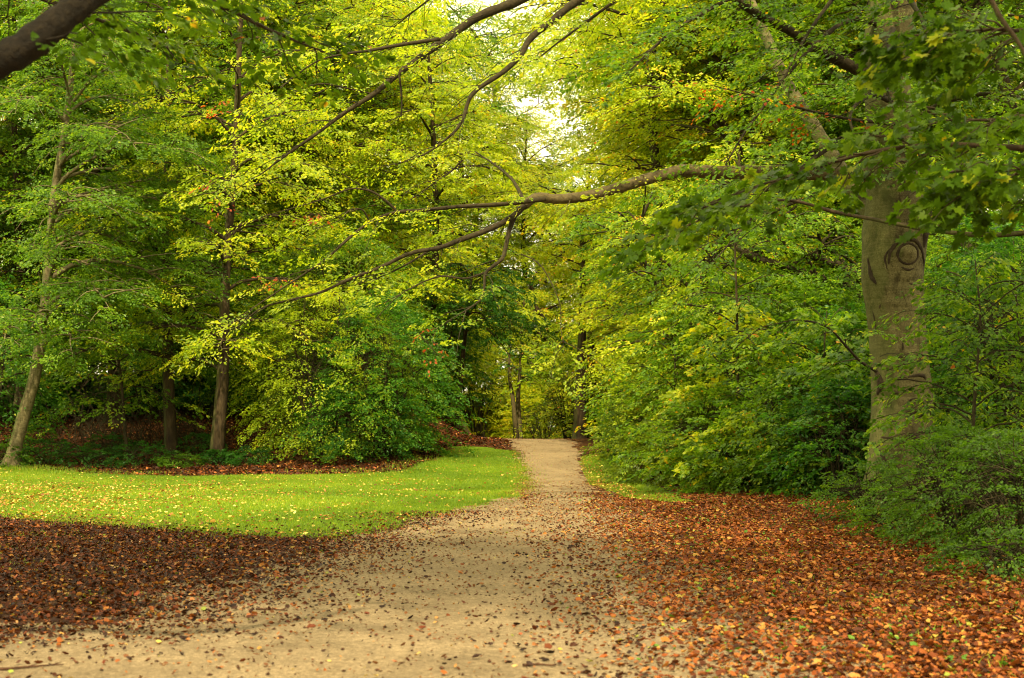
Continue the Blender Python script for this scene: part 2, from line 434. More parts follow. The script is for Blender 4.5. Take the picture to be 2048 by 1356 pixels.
def branch(e, pts, r0, r1, seed, mat='leaf_yellow', bark='limb_bark', name='limb', subs=8, sublen=1.4, per=3, leaf=.085, m=30, spr=.8, start=.2, shape=OVATE,
           droop=.15, lo=0., hi=1., subpts=(), label=None, foliage=True, sides=10, tw=True, flat=.35):
    """a limb through photo-derived points, its twigs, and one foliage sub-part"""
    rng = np.random.default_rng(seed)
    W = Wood()
    paths = []
    def add(pp, a, b, st):
        c = crom([P(*q) for q in pp], 6)
        k = len(c)
        rad = np.linspace(a, b, k) * (1 + .10 * np.sin(np.arange(k) * 1.7 + seed) * rng.random(k))
        W.tube(c, rad, sides, .03, rng); paths.append((c, a, b, st))
    add(pts, r0, r1, start)
    for sp in subpts: add(sp[0], sp[1], sp[2], sp[3] if len(sp) > 3 else .25)
    O = []; D = []; LL = []
    for c, a, b, st in paths:
        seg = np.linalg.norm(np.diff(c, axis=0), axis=1); tot = seg.sum()
        ns = max(2, int(subs * tot / 5.0))
        for j in range(ns):
            s = st + (1 - st) * (j + rng.random()) / ns
            q = s * (len(c) - 1); k0 = min(int(q), len(c) - 2); p0 = c[k0] * (1 - (q - k0)) + c[k0 + 1] * (q - k0)
            t = unit(c[k0 + 1] - c[k0]); az0 = math.atan2(t[1], t[0])
            az = az0 + (1 if j % 2 else -1) * rng.uniform(.35, 1.2)
            L2 = sublen * rng.uniform(.45, 1.15) * (1.1 - .6 * s)
            c2 = limb_curve(p0, az, L2, rng.uniform(-.25, .35) + .5 * t[2], rng.uniform(.1, .5), 6, rng, .07)
            if tw: W.tube(c2, np.linspace(.009, .0035, 6), 4)
            n3 = max(2, int(per * L2 + .5))
            for i3 in range(n3):
                s2 = .28 + .72 * (i3 + rng.random()) / n3
                q2 = s2 * 5; kk = min(int(q2), 4); p2 = c2[kk] * (1 - (q2 - kk)) + c2[kk + 1] * (q2 - kk)
                a3 = az + rng.normal(0, .7)
                O.append(p2); D.append([math.cos(a3), math.sin(a3), rng.uniform(-.35, .12)]); LL.append(spr * rng.uniform(.6, 1.2))
        t = unit(c[-1] - c[-2]); O.append(c[-1]); D.append(t); LL.append(spr)
    lb = W.build(name, M[bark], e)
    if label: lb['label'] = label
    if foliage:
        c, a, n, s, r = spray_leaves(rng, np.array(O), np.array(D), np.array(LL), m, leaf, droop=droop, lo=lo, hi=hi, flat=flat)
        leaves('foliage', c, a, n, s, r, shape, M[mat], lb)
    return lb

# ================================================================== SETTING
def grid_lines(a, b, step, lo, hi, g=1.25):
    v = list(np.arange(a, b + 1e-6, step)); s = step; x = b
    while x < hi: s *= g; x += s; v.append(x)
    s = step; x = a; w = []
    while x > lo: s *= g; x -= s; w.append(x)
    return np.array(w[::-1] + v)
gx = grid_lines(-20, 13, .16, -260, 260); gy = grid_lines(4, 66, .16, -60, 420)
X, Y_ = np.meshgrid(gx, gy); Z = height(X, Y_)
far = np.hypot(X, Y_) > 130
V = np.stack([X, Y_, Z], -1).reshape(-1, 3)

def gpoly(px): return np.array([G(a, b)[:2] for a, b in px])
LEFT_EDGE = [(230, 1262), (420, 1225), (560, 1165), (660, 1110), (750, 1066), (860, 1030), (950, 1010), (1030, 992), (1052, 972), (1050, 945), (1044, 920), (1030, 898), (1014, 880)]
RIGHT_EDGE = [(1149, 883), (1160, 915), (1165, 945), (1185, 972), (1215, 1000), (1250, 1040), (1285, 1100), (1320, 1160), (1350, 1220), (1420, 1290), (1500, 1356)]
lp = gpoly(LEFT_EDGE); rp = gpoly(RIGHT_EDGE)
path_poly = np.vstack([[[-12, -20], [-6.5, 8.0], [-4.2, 10.6]], lp, [[-.9, 63], [-2.5, 75], [-5, 100], [-2, 100], [1.8, 75], [2.0, 63]], rp, [[1.75, 6.5], [2.5, -20]]])
lawn_poly = gpoly([(-500, 1010), (0, 1036), (200, 1052), (400, 1066), (560, 1077), (690, 1078), (750, 1066), (860, 1030), (950, 1010), (1030, 992), (1052, 972), (1050, 945), (1044, 920), (1020, 902), (960, 893), (900, 893), (880, 915), (800, 943), (600, 950), (380, 953), (150, 945), (0, 935), (-300, 930)])
lawn2_poly = gpoly([(1160, 915), (1165, 945), (1185, 972), (1250, 996), (1340, 1006), (1390, 1006), (1360, 988), (1240, 925), (1200, 905)])

def inside(poly, x, y):
    r = np.zeros(x.shape, bool); n = len(poly)
    for i in range(n):
        x1, y1 = poly[i]; x2, y2 = poly[(i + 1) % n]
        c = ((y1 > y) != (y2 > y))
        r ^= c & (x < (x2 - x1) * (y - y1) / (y2 - y1 + 1e-12) + x1)
    return r
def dist(poly, x, y):
    d = np.full(x.shape, 1e9); n = len(poly)
    for i in range(n):
        a = poly[i]; b = poly[(i + 1) % n]; ab = b - a
        t = np.clip(((x - a[0]) * ab[0] + (y - a[1]) * ab[1]) / (ab @ ab + 1e-12), 0, 1)
        d = np.minimum(d, np.hypot(x - a[0] - t * ab[0], y - a[1] - t * ab[1]))
    return d
def wob(x, y): return .12 * np.sin(x * 3.1 + y * 1.3) + .08 * np.sin(x * 7.3 - y * 5.1) + .06 * np.sin(y * 11 + x * 3)

ny, nx = X.shape
i, j = np.meshgrid(np.arange(ny - 1), np.arange(nx - 1), indexing='ij')
Q = np.stack([i * nx + j, i * nx + j + 1, (i + 1) * nx + j + 1, (i + 1) * nx + j], -1).reshape(-1, 4)
cx = V[Q].mean(1)
wx = wob(cx[:, 0], cx[:, 1])
ip = inside(path_poly, cx[:, 0] + wx, cx[:, 1] + wx)
nearp = dist(path_poly, cx[:, 0], cx[:, 1]) < .75 + 2.5 * wx
il = (inside(lawn_poly, cx[:, 0] + wx, cx[:, 1]) | inside(lawn2_poly, cx[:, 0], cx[:, 1] + wx)) & ~ip
def surface(name, mask, mat, label, cat):
    q = Q[mask]; u, inv = np.unique(q, return_inverse=True)
    o = link_mesh(name, V[u], inv.ravel(), np.full(len(q), 4), M[mat], smooth=True)
    return tag(o, label, cat, kind='structure')
ip |= nearp & ~il & (cx[:, 1] < 34) & (cx[:, 1] > 5)
surface('ground', ~ip & ~il, 'floor', 'brown woodland floor under the trees and fallen leaves', 'ground')
surface('path', ip, 'sand', 'wide sandy path narrowing towards the low crest', 'path')
surface('lawn', il, 'turf', 'short green lawn between the path and the woodland', 'lawn')

# ---- fallen leaves and grass
rg = np.random.default_rng(11)
def scatter(name, x, y, size, mat, label, cat='fallen leaves', shape=CURL, tilt=.5, bias=None, lift=.006):
    z = height(x, y) + lift
    c = np.stack([x, y, z], -1); N = len(x)
    az = rg.random(N) * 2 * PI
    a = np.stack([np.cos(az), np.sin(az), rg.normal(0, tilt * .5, N)], -1)
    n = np.tile([0, 0, 1.0], (N, 1)) + rg.normal(0, tilt, (N, 3)); n[:, 2] = np.abs(n[:, 2]) + .3
    r = rg.random(N) if bias is None else np.clip(bias, 0, 1)
    if lift < .01: c[:, 2] += np.abs(rg.normal(0, .006, N))
    o = leaves(name, c, a, n, size * np.clip(rg.lognormal(-.08, .32, N), .4, 1.9), r, shape, M[mat])
    return tag(o, label, cat, kind='stuff')

def clumpy(x, y, s=1.0):
    return .5 + .25 * np.sin(x * 2.1 * s + 1.3 * np.sin(y * 1.7 * s)) + .25 * np.sin(y * 2.7 * s + 1.7 * np.sin(x * 1.9 * s + 2))
# right hand drift
N = 380000
x = rg.uniform(.2, 11, N); y = 6.5 + 27 * rg.random(N) ** 1.25
inp = inside(path_poly, x, y); dp = dist(path_poly, x, y)
prob = np.where(inp, np.exp(-dp / .38) * .42, np.clip(.42 + dp * .5, 0, 1) * (.60 + .40 * clumpy(x, y)))
prob *= np.where(inside(lawn2_poly, x, y), .12, 1)
k = (rg.random(N) < prob) & (x < 1.2 + y * .42)
scatter('fallen_leaves', x[k], y[k], .044, 'litter_right', 'thick rust and orange leaf drift covering the right side of the path', bias=rg.random(k.sum()) ** .95)
# left hand dark litter
N = 200000
x = rg.uniform(-12, 1, N); y = 8 + 18 * rg.random(N) ** 1.1
inl = inside(lawn_poly, x, y); inp = inside(path_poly, x, y); dp = dist(path_poly, x, y); dl = dist(lawn_poly, x, y)
prob = np.where(inp, np.exp(-dp / .6) * .42, np.clip(.6 + dp * .5, 0, 1) * (.6 + .4 * clumpy(x, y, 1.4)))
prob = np.where(inl, np.exp(-dl / .7) * .40, prob)
k = (rg.random(N) < prob) & (x > -.5 - y * .40)
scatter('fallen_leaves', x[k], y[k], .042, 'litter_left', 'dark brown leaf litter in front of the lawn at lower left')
# sparse leaves on the path
N = 185000
x = rg.uniform(-6, 4, N); y = 6.5 + 34 * rg.random(N)
y[:40000] = rg.uniform(34, 62, 40000); x[:40000] = rg.uniform(-.6, 4.2, 40000)
inp = inside(path_poly, x, y); dp = dist(path_poly, x, y)
k = (inp | ((dp < .3) & (y > 34))) & (rg.random(N) < (.10 + .55 * (.5 * clumpy(x, y, 1.1) + .5 * clumpy(x + 3, y * 1.3, 2.9)) ** 2.5) * (.6 + .6 * np.exp(-dp / .8)) * np.where(y > 34, .30 + 2.5 * np.exp(-dp / .25), .75 + .6 * sstep(12, 20, y)))
scatter('fallen_leaves', x[k], y[k], .028, 'litter_path', 'small brown leaves scattered over the sandy path', tilt=.5)
# husks: little dark lumps
N = 1500
x = rg.uniform(-5, 4, N); y = 6.5 + 26 * rg.random(N) ** 1.2
k = inside(path_poly, x, y); x = x[k]; y = y[k]; n_ = len(x)
ico = np.array([[0, 0, -.4], [1, 0, 0], [.3, .9, .1], [-.8, .6, 0], [-.8, -.6, .1], [.3, -.95, 0], [.1, .1, .8]])
fi = np.array([[0, 2, 1], [0, 3, 2], [0, 4, 3], [0, 5, 4], [0, 1, 5], [6, 1, 2], [6, 2, 3], [6, 3, 4], [6, 4, 5], [6, 5, 1]])
sz = rg.uniform(.008, .019, n_)
c = np.stack([x, y, height(x, y) + sz * .4], -1)
Vh = c[:, None] + sz[:, None, None] * ico[None] * rg.uniform(.6, 1.4, (n_, 7, 1))
o = link_mesh('beech_husks', Vh.reshape(-1, 3), (fi.ravel()[None] + (np.arange(n_) * 7)[:, None]).ravel(), np.full(n_ * 10, 3), M['husk'])
tag(o, 'dark nut husks dotted over the sandy path', 'husks', kind='stuff')
# leaves on the lawn and the bank
N = 42000
x = rg.uniform(-20, 3, N); y = 19 + 34 * rg.random(N)
k = inside(lawn_poly, x, y) & (rg.random(N) < (.05 + .5 * clumpy(x, y, .7) ** 3 + .85 * sstep(-3, -11, x) * sstep(42, 30, y)) * (.5 + clumpy(x, y, 1.7)))
k2 = inside(lawn2_poly, x, y) & (rg.random(N) < .9)
k |= k2
scatter('fallen_leaves', x[k], y[k], .052, 'litter_lawn', 'yellow and tan leaves sprinkled over the green lawn', lift=.03, tilt=.5)
N = 60000
x = rg.uniform(-24, 0, N); y = 40 + 27 * rg.random(N) ** 1.2
k = ~inside(lawn_poly, x, y) & ~inside(path_poly, x, y)
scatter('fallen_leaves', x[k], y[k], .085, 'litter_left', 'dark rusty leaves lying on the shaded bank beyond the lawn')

# grass
def blades(x, y, hgt, wid, name, label, lean=.35, mat='grass'):
    N = len(x); z = height(x, y)
    az = rg.random(N) * 2 * PI
    w = np.stack([np.cos(az), np.sin(az), np.zeros(N)], -1) * (wid * rg.uniform(.6, 1.3, N))[:, None]
    h = hgt * rg.uniform(.5, 1.3, N)
    b = np.stack([x, y, z - .005], -1)
    tip = b + np.stack([rg.normal(0, lean, N) * h, rg.normal(0, lean, N) * h, h], -1)
    Vb = np.stack([b - w, b + w, tip], 1).reshape(-1, 3)
    r = np.clip(rg.normal(.5, .17, N) + .45 * (clumpy(x, y, .35) - .5) + .2 * (clumpy(x, y, 2.3) - .5), 0, 1)
    o = link_mesh(name, Vb, np.arange(N * 3), np.full(N, 3), M[mat], rnd=r)
    return tag(o, label, 'grass', kind='stuff')
N = 420000
x = rg.uniform(-20, 3.5, N); y = 18.5 + 34 * rg.random(N)
w_ = wob(x, y)
dl = dist(lawn_poly, x, y)
k = (inside(lawn_poly, x + w_, y) | inside(lawn2_poly, x, y + w_) | (rg.random(N) < .55 * np.exp(-dl / .22) * clumpy(x, y, 2.0) * 1.6)) & (x > -.5 - y * .40)
blades(x[k], y[k], .05, .008, 'grass', 'short bright grass of the lawn')
N = 26000
x = rg.uniform(-22, -2.5, N); y = 43.5 + 5.5 * rg.random(N)
dl = dist(lawn_poly, x, y)
k = (dl < .7 + .5 * clumpy(x, y)) & (rg.random(N) < .30 + .7 * sstep(-12.5, -16, x)) & (y > 44)
blades(x[k], y[k], .12, .010, 'grass', 'long uncut grass along the shaded back edge of the lawn', lean=.3)
# tufts among right hand drift
N = 9000
x = rg.uniform(1.5, 9, N); y = 6.8 + 8 * rg.random(N)
k = (clumpy(x, y, 2.2) > .72) & ~inside(path_poly, x, y) & (rg.random(N) < sstep(1.5, 4, x) * .9)
blades(x[k], y[k], .07, .006, 'grass', 'thin green tufts poking through the rusty leaves at lower right', lean=.5)

N = 16000
x = rg.uniform(-12, -1, N); y = 13 + 12 * rg.random(N)
k = (clumpy(x, y, 1.3) > .70) & ~inside(path_poly, x, y) & ~inside(lawn_poly, x, y) & (x > -.5 - y * .4) & (rg.random(N) < .25 + .75 * sstep(14, 22, y))
blades(x[k], y[k], .055, .006, 'grass', 'sparse green tufts inside the dark leaf litter at left', lean=.5)
# fallen twigs
tw_labels = [((1400, 1226), 26, 'longest forked dead twig lying on the path beside the rusty leaf drift'), ((1350, 1130), 12, 'thin dark twig lying where the sand meets the leaf drift'),
             ((545, 1222), -8, 'short bent twig lying at the left of the sandy path'), ((60, 1338), 10, 'dark stick lying in the lower left corner of the photo'),
             ((1080, 1336), 5, 'small twig lying at the bottom edge in the middle of the path')]
for q, ((px, py), an, lab) in enumerate(tw_labels):
    g = G(px, py); r2 = np.random.default_rng(q + 50)
    L = [.62, .35, .28, .35, .2][q]
    e = empty('fallen_twig', (g[0], g[1], height(g[0], g[1])), lab, 'twig', 'dead twigs on the path')
    t = np.linspace(-.5, .5, 9); aa = math.radians(an)
    c = np.stack([g[0] + t * L * math.cos(aa), g[1] + t * L * math.sin(aa) * 2, 0 * t], -1); c[:, :2] += np.cumsum(r2.normal(0, .012, (9, 2)), 0)
    c[:, 2] = height(c[:, 0], c[:, 1]) + .012
    W = Wood(); W.tube(c, np.linspace(.010, .004, 9), 6)
    for kk in (3, 6):
        d = np.array([math.cos(aa + .8), math.sin(aa + .8), .08]) * L * .25
        W.tube(np.stack([c[kk], c[kk] + d * .5, c[kk] + d]), [.005, .004, .002], 5)
    W.build('stick', M['husk'], e)

# ================================================================== THE GREAT BEECH
BX, BY = P(1797, 1032, 25)[0], 25.0
bz = height(BX, BY)
e = empty('beech_tree', (BX, BY, bz), 'massive grey beech trunk with an eye shaped scar at the right of the path', 'tree')
rb = np.random.default_rng(5)
prof = [(1797, 1075, 215), (1797, 1040, 180), (1799, 1000, 150), (1801, 940, 133), (1802, 870, 124), (1802, 800, 118), (1798, 740, 112), (1795, 680, 111), (1790, 610, 113), (1786, 560, 118), (1788, 510, 124), (1789, 460, 126), (1791, 415, 116), (1786, 370, 102), (1782, 320, 98), (1778, 250, 92), (1774, 170, 90), (1775, 90, 94), (1782, 20, 98), (1790, -80, 88), (1795, -250, 78), (1790, -500, 62), (1780, -800, 40), (1790, -1100, 16)]
tp = crom([P(a, b, 25) for a, b, _ in prof], 6); wd = np.interp(np.linspace(0, len(prof) - 1, len(tp)), range(len(prof)), [c for *_, c in prof]) * 25 / F / 2
sides = 56; ang = np.arange(sides) * 2 * PI / sides
ring = np.zeros((len(tp), sides, 3))
for k, p in enumerate(tp):
    zz = p[2] - bz
    fl = math.exp(-max(zz, 0) / .55)
    lob = 1 + fl * (.32 * np.maximum(0, np.cos(ang * 5 + .6)) ** 2) + .018 * np.sin(ang * 3 + zz * 1.1) + .012 * np.sin(ang * 7 - zz * 2.3)
    # right-hand burl beside the scar, left-hand swelling below
    for (ba, bh, amp, wa, wh) in ((math.radians(-18), 5.15, .20, .5, .42), (math.radians(-165), 3.9, .07, .7, .5), (math.radians(-20), 2.3, .06, .7, .4), (math.radians(-90), 4.55, .06, .5, .35), (math.radians(-110), 1.1, .06, .6, .4)):
        da = (ang - ba + PI) % (2 * PI) - PI
        lob = lob + amp * np.exp(-(da / wa) ** 2 - ((zz - bh) / wh) ** 2)
    r = wd[k] * lob
    ring[k] = p + np.stack([np.cos(ang) * r, np.sin(ang) * r, 0 * ang], -1)
ii, jj = np.meshgrid(np.arange(len(tp) - 1), np.arange(sides), indexing='ij')
Qb = np.stack([ii * sides + jj, ii * sides + (jj + 1) % sides, (ii + 1) * sides + (jj + 1) % sides, (ii + 1) * sides + jj], -1).reshape(-1, 4)
trunk = link_mesh('trunk', ring.reshape(-1, 3), Qb.ravel(), np.full(len(Qb), 4), M['beech_bark'], e, smooth=True)

def on_trunk(px, py, out=0.0):
    """point of the bark surface seen at this pixel"""
    c = P(px, py, 25); k = int(np.argmin(np.abs(tp[:, 2] - c[2]))); p = tp[k]
    pos = ring[k]
    fr = pos[pos[:, 1] < p[1]]
    o = np.argsort(fr[:, 0]); xs = fr[o, 0]; ys = fr[o, 1]
    x_ = np.clip(c[0], xs[0], xs[-1]); yy = np.interp(x_, xs, ys)
    d = np.array([x_ - p[0], yy - p[1], 0]); d /= np.linalg.norm(d)
    return np.array([x_, yy, c[2]]) + d * out
def scar(pts, r, name='bark_scar', lab=None, mat='scar', out=-.008):
    c = crom([on_trunk(a, b, out) for a, b in pts], 5)
    W = Wood(); n = len(c); W.tube(c, 1.5 * r * (.35 + .65 * np.sin(np.linspace(.12, PI - .12, n))), 7, .18, rb)
    o = W.build(name, M[mat], trunk)
    if lab: o['label'] = lab
    return o
cxk, cyk = 1799, 515
circ = [(cxk + 20.5 * math.cos(a), cyk + 20 * math.sin(a)) for a in np.linspace(0, 2 * PI, 17)]
c = np.array([on_trunk(a, b, .0) for a, b in circ]); W = Wood(); W.tube(c, np.full(17, .026), 7, .16, rb)
o = W.build('scar_ring', M['scar'], trunk); o['label'] = 'dark round ring of the eye shaped scar'
# raised disc of the healed branch stub
ctr = on_trunk(cxk, cyk, .045)
rr = []
for q in (1.0, .75, .4): rr.append([on_trunk(cxk + 19 * q * math.cos(a), cyk + 18.5 * q * math.sin(a), .045 * (1 - q ** 3) + .006) for a in np.linspace(0, 2 * PI, 20, endpoint=False)])
Vd = np.vstack([np.array(rr).reshape(-1, 3), [ctr]]); fd = []; lt = []
for q in range(2):
    for a in range(20): fd += [q * 20 + a, q * 20 + (a + 1) % 20, (q + 1) * 20 + (a + 1) % 20, (q + 1) * 20 + a]; lt.append(4)
for a in range(20): fd += [40 + a, 40 + (a + 1) % 20, 60]; lt.append(3)
o = link_mesh('scar_disc', Vd, fd, lt, M['beech_bark'], trunk, smooth=True); o['label'] = 'smooth healed disc inside the dark ring'
scar([(1762, 535), (1766, 510), (1780, 492), (1800, 486), (1818, 492), (1832, 512), (1840, 535)], .030, lab='dark arched fold over the round scar')
scar([(1800, 490), (1801, 470)], .030)
scar([(1785, 540), (1800, 546), (1816, 540)], .016)
scar([(1760, 545), (1756, 520), (1768, 500)], .016)
scar([(1740, 700), (1744, 660), (1738, 620)], .012)
scar([(1812, 905), (1820, 935), (1815, 960)], .05)
scar([(1798, 506), (1799, 526)], .010)
scar([(1852, 420), (1850, 445), (1838, 470), (1836, 500)], .045, lab='dark crack beside the bulge')
scar([(1729, 520), (1734, 555), (1742, 572)], .030)
scar([(1742, 572), (1760, 578)], .008)
scar([(1802, 572), (1816, 576)], .014); scar([(1748, 620), (1750, 612)], .014); scar([(1786, 640), (1796, 642)], .014)
scar([(1790, 688), (1791, 704)], .012)
scar([(1772, 340), (1790, 332), (1806, 340), (1808, 356)], .016); scar([(1790, 428), (1806, 424), (1818, 430)], .008)
scar([(1745, 738), (1752, 765), (1748, 790)], .045, lab='dark hollow under the small drooping branch')
scar([(1800, 756), (1830, 752), (1838, 760)], .024); scar([(1774, 786), (1782, 788)], .020)
scar([(1790, 815), (1806, 800), (1830, 798)], .012); scar([(1768, 845), (1776, 842)], .018)
scar([(1745, 873), (1770, 876), (1782, 884)], .022); scar([(1800, 868), (1820, 880), (1832, 900)], .050, lab='black rotten patch low on the trunk'); scar([(1748, 900), (1758, 930), (1750, 980)], .030)
scar([(1722, 18), (1735, 5), (1752, 14), (1758, 30)], .014)
scar([(1770, 0), (1772, 30)], .016)

Yb = 25
def B(l, Y0, Y1=None):
    Y1 = Y0 if Y1 is None else Y1
    n = len(l); return [(a, b, Y0 + (Y1 - Y0) * k / (n - 1)) for k, (a, b) in enumerate(l)]
# the long horizontal limb
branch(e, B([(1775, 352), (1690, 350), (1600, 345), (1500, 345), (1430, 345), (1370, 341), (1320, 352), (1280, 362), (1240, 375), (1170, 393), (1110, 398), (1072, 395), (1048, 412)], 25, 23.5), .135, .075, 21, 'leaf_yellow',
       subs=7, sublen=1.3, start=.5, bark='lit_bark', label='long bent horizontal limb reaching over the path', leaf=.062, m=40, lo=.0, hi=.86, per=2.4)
branch(e, B([(1090, 398), (1060, 402), (1010, 408), (920, 413), (850, 420), (790, 425), (740, 445), (700, 475), (650, 520), (620, 540), (560, 580), (500, 620), (440, 665)], 23.5, 22), .042, .006, 211, 'leaf_yellow', subs=8, sublen=1.3, start=.15, bark='limb_bark', label='dark forked end of the long limb with thin drooping twigs', leaf=.062, m=40, hi=.86, per=2.4, subpts=[
    (B([(795, 424), (770, 400), (740, 382), (700, 378), (650, 397), (590, 415), (530, 432)], 23, 22.5), .022, .006, .1),
    (B([(740, 445), (725, 420), (700, 420), (680, 440), (640, 455)], 23, 22.5), .014, .005, .1),
    (B([(1048, 412), (1020, 437), (970, 462), (920, 480), (880, 495), (820, 507), (760, 535), (700, 558), (640, 585), (580, 600), (520, 618), (470, 660)], 23.5, 21.5), .055, .008, .15),
    (B([(860, 500), (820, 525), (770, 550), (715, 568)], 23, 22.3), .02, .006, .2),
    (B([(1030, 430), (1018, 462), (1010, 500), (1002, 520), (972, 545), (968, 575), (960, 600), (930, 622), (890, 645)], 23.5, 22.5), .045, .007, .3),
    (B([(968, 546), (930, 557), (880, 553), (830, 572), (790, 598), (750, 640)], 23.2, 22.0), .018, .005, .15),
    (B([(1046, 398), (1025, 360), (990, 330), (950, 303)], 23.5, 24.5), .035, .010, .3),
    (B([(1042, 508), (1075, 525), (1100, 560), (1120, 610), (1122, 660), (1128, 692)], 23.2, 22.4), .012, .004, .9)])
branch(e, B([(1790, -420), (1600, -290), (1350, -150), (1150, -60), (1040, 0), (960, 32), (900, 72), (855, 105), (800, 145), (745, 190), (690, 225), (630, 270), (570, 312), (520, 350)], 25, 22.5), .12, .010, 22, 'leaf_yellow',
       subs=7, sublen=1.4, start=.3, label='upper limb sweeping down to the left across the top of the frame', leaf=.062, m=40, hi=.88, per=2.6, subpts=[
    (B([(880, 78), (800, 90), (740, 101), (690, 108), (630, 125), (560, 175)], 23.5, 22.5), .035, .008, .2),
    (B([(798, 148), (803, 190), (803, 232)], 23.4), .022, .012, .9),
    (B([(745, 188), (700, 178), (640, 168), (570, 190), (500, 235)], 23.3, 22.5), .016, .006, .2)])
branch(e, B([(1790, -260), (1600, -190), (1350, -90), (1220, -35), (1150, 5), (1100, 45), (1060, 78), (1040, 112), (1005, 145), (945, 188), (925, 240), (900, 272), (850, 308), (790, 330)], 25, 23), .10, .008, 23, 'leaf_yellow',
       subs=7, sublen=1.3, start=.3, label='second upper limb bending down over the middle of the path', leaf=.062, m=40, hi=.88, per=2.6, subpts=[
    (B([(925, 320), (900, 345), (870, 365), (820, 400)], 23, 22.8), .016, .006, .2)])
branch(e, B([(1770, 170), (1700, 132), (1640, 102), (1580, 62), (1520, 32), (1460, -8), (1350, -70), (1200, -150)], 25, 23), .11, .05, 24, 'leaf_green', subs=7, sublen=1.6, label='dark limb rising steeply to the upper left', leaf=.085, hi=.9)
branch(e, B([(1775, 480), (1720, 400), (1660, 305), (1610, 225), (1570, 160), (1535, 80), (1500, 0), (1460, -100)], 25.2, 29), .16, .08, 25, 'leaf_green', bark='beech_bark', subs=12, sublen=1.6, label='thick pale second stem leaning to the left', leaf=.09, start=.4)
branch(e, B([(1800, 250), (1700, 238), (1640, 226), (1560, 206), (1500, 190), (1420, 170)], 24.6, 21), .03, .006, 26, 'leaf_red', subs=8, sublen=.7, per=2, m=9, leaf=.075, label='thin branch dotted with red leaves', start=.25)
branch(e, B([(1752, 742), (1720, 722), (1690, 690), (1655, 655), (1600, 640), (1540, 650)], 24.5, 21.5), .03, .006, 27, 'leaf_green', subs=9, sublen=1.0, per=3, leaf=.075, label='small drooping branch low on the trunk')
for q, l in enumerate([[(600, 552), (570, 560), (535, 556)], [(690, 440), (650, 428), (615, 432)], [(455, 330), (440, 370), (430, 410)], [(905, 640), (872, 660), (862, 700)], [(500, 245), (470, 215), (440, 205)]]):
    branch(e, B(l, 22.6, 22.2), .006, .003, 800 + q, 'leaf_red', subs=16, sublen=.35, per=3, m=7, leaf=.06, spr=.3, start=.1, shape=OVATE, droop=.5)
for q, (l, Y0, Y1, mt) in enumerate([([(1800, 100), (1900, 40), (2020, 30), (2150, 60)], 25, 24, 'leaf_green'), ([(1800, 260), (1900, 200), (2020, 190), (2120, 240)], 25, 22, 'leaf_green'),
                                     ([(1790, -60), (1650, -60), (1500, -20), (1350, 60), (1250, 150)], 25, 21, 'leaf_green'), ([(1785, 60), (1700, 40), (1600, 120), (1500, 250), (1450, 330)], 25, 22, 'leaf_green'),
                                     ([(1790, -300), (1900, -260), (2050, -150), (2200, -60)], 25, 22, 'leaf_green'), ([(1790, -500), (1500, -420), (1100, -300), (800, -200)], 25, 24, 'leaf_green'),
                                     ([(1790, -350), (1600, -330), (1400, -250), (1300, -200)], 25, 20, 'leaf_green'), ([(1800, 160), (1950, 120), (2080, 130)], 25, 22, 'leaf_green'), ([(1785, 60), (1775, 90), (1770, 160), (1790, 230)], 24.4, 22, 'leaf_green'), ([(1780, 200), (1740, 190), (1700, 230), (1720, 300)], 24.4, 22, 'leaf_green'), ([(1790, -40), (1820, 0), (1850, 60), (1840, 150)], 24.4, 21.5, 'leaf_green'), ([(1800, 330), (1900, 300), (2040, 300), (2150, 360)], 25, 22.5, 'leaf_green'), ([(1780, 250), (1650, 300), (1520, 420), (1430, 520)], 25, 22, 'leaf_green'), ([(1790, -100), (1700, -40), (1620, 60), (1560, 170)], 25, 22, 'leaf_green'), ([(1790, -200), (1500, -120), (1300, -40), (1150, 60), (1060, 130)], 26, 27, 'leaf_yellow'), ([(1790, -450), (1400, -300), (1100, -150), (900, -30), (780, 60)], 26, 28, 'leaf_yellow')]):
    branch(e, B(l, Y0, Y1), .06, .01, 30 + q, mt, subs=13, sublen=1.9, leaf=.09, per=3.4, start=.15, hi=.9, shape=RHOMB)

# ================================================================== NEAR TREES REACHING INTO THE FRAME
# left: dark limb crossing the top left corner
LX, LY = -6.6, 9.6
e2 = empty('old_beech_tree', (LX, LY, height(LX, LY)), 'near tree whose thick dark limb crosses the top left corner', 'tree')
W = Wood(); c = crom([(LX, LY, -.2), (LX, LY, 1), (LX + .1, LY, 3.5), (LX, LY + .1, 6), (LX - .1, LY + .3, 9), (LX - .3, LY + .4, 13)], 5)
W.tube(c, np.interp(np.arange(len(c)), [0, 3, 12, 25], [.55, .38, .3, .1]), 14, .02, rb); W.build('trunk', M['beech_bark'], e2)
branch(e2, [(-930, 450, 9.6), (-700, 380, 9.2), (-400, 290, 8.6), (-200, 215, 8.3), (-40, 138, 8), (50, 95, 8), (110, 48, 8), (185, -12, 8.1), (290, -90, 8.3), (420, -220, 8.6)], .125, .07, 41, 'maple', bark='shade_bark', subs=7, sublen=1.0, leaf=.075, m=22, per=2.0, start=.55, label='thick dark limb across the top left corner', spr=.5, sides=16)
branch(e2, [(-500, -250, 9.5), (-200, -150, 10), (80, -80, 10.6), (300, -40, 11), (440, 10, 11.2), (540, 60, 11.4), (650, 105, 11.6)], .05, .008, 42, 'maple', subs=15, sublen=.9, leaf=.08, m=26, per=3.4, start=.30, spr=.55, label='leafy branch trailing along the top left edge')
branch(e2, [(-400, -100, 10), (-200, -60, 11), (0, -30, 12), (120, 10, 12.5), (250, 60, 13), (330, 90, 13)], .04, .008, 43, 'maple', subs=13, sublen=1.0, leaf=.08, m=26, per=3.2, start=.3, spr=.55)
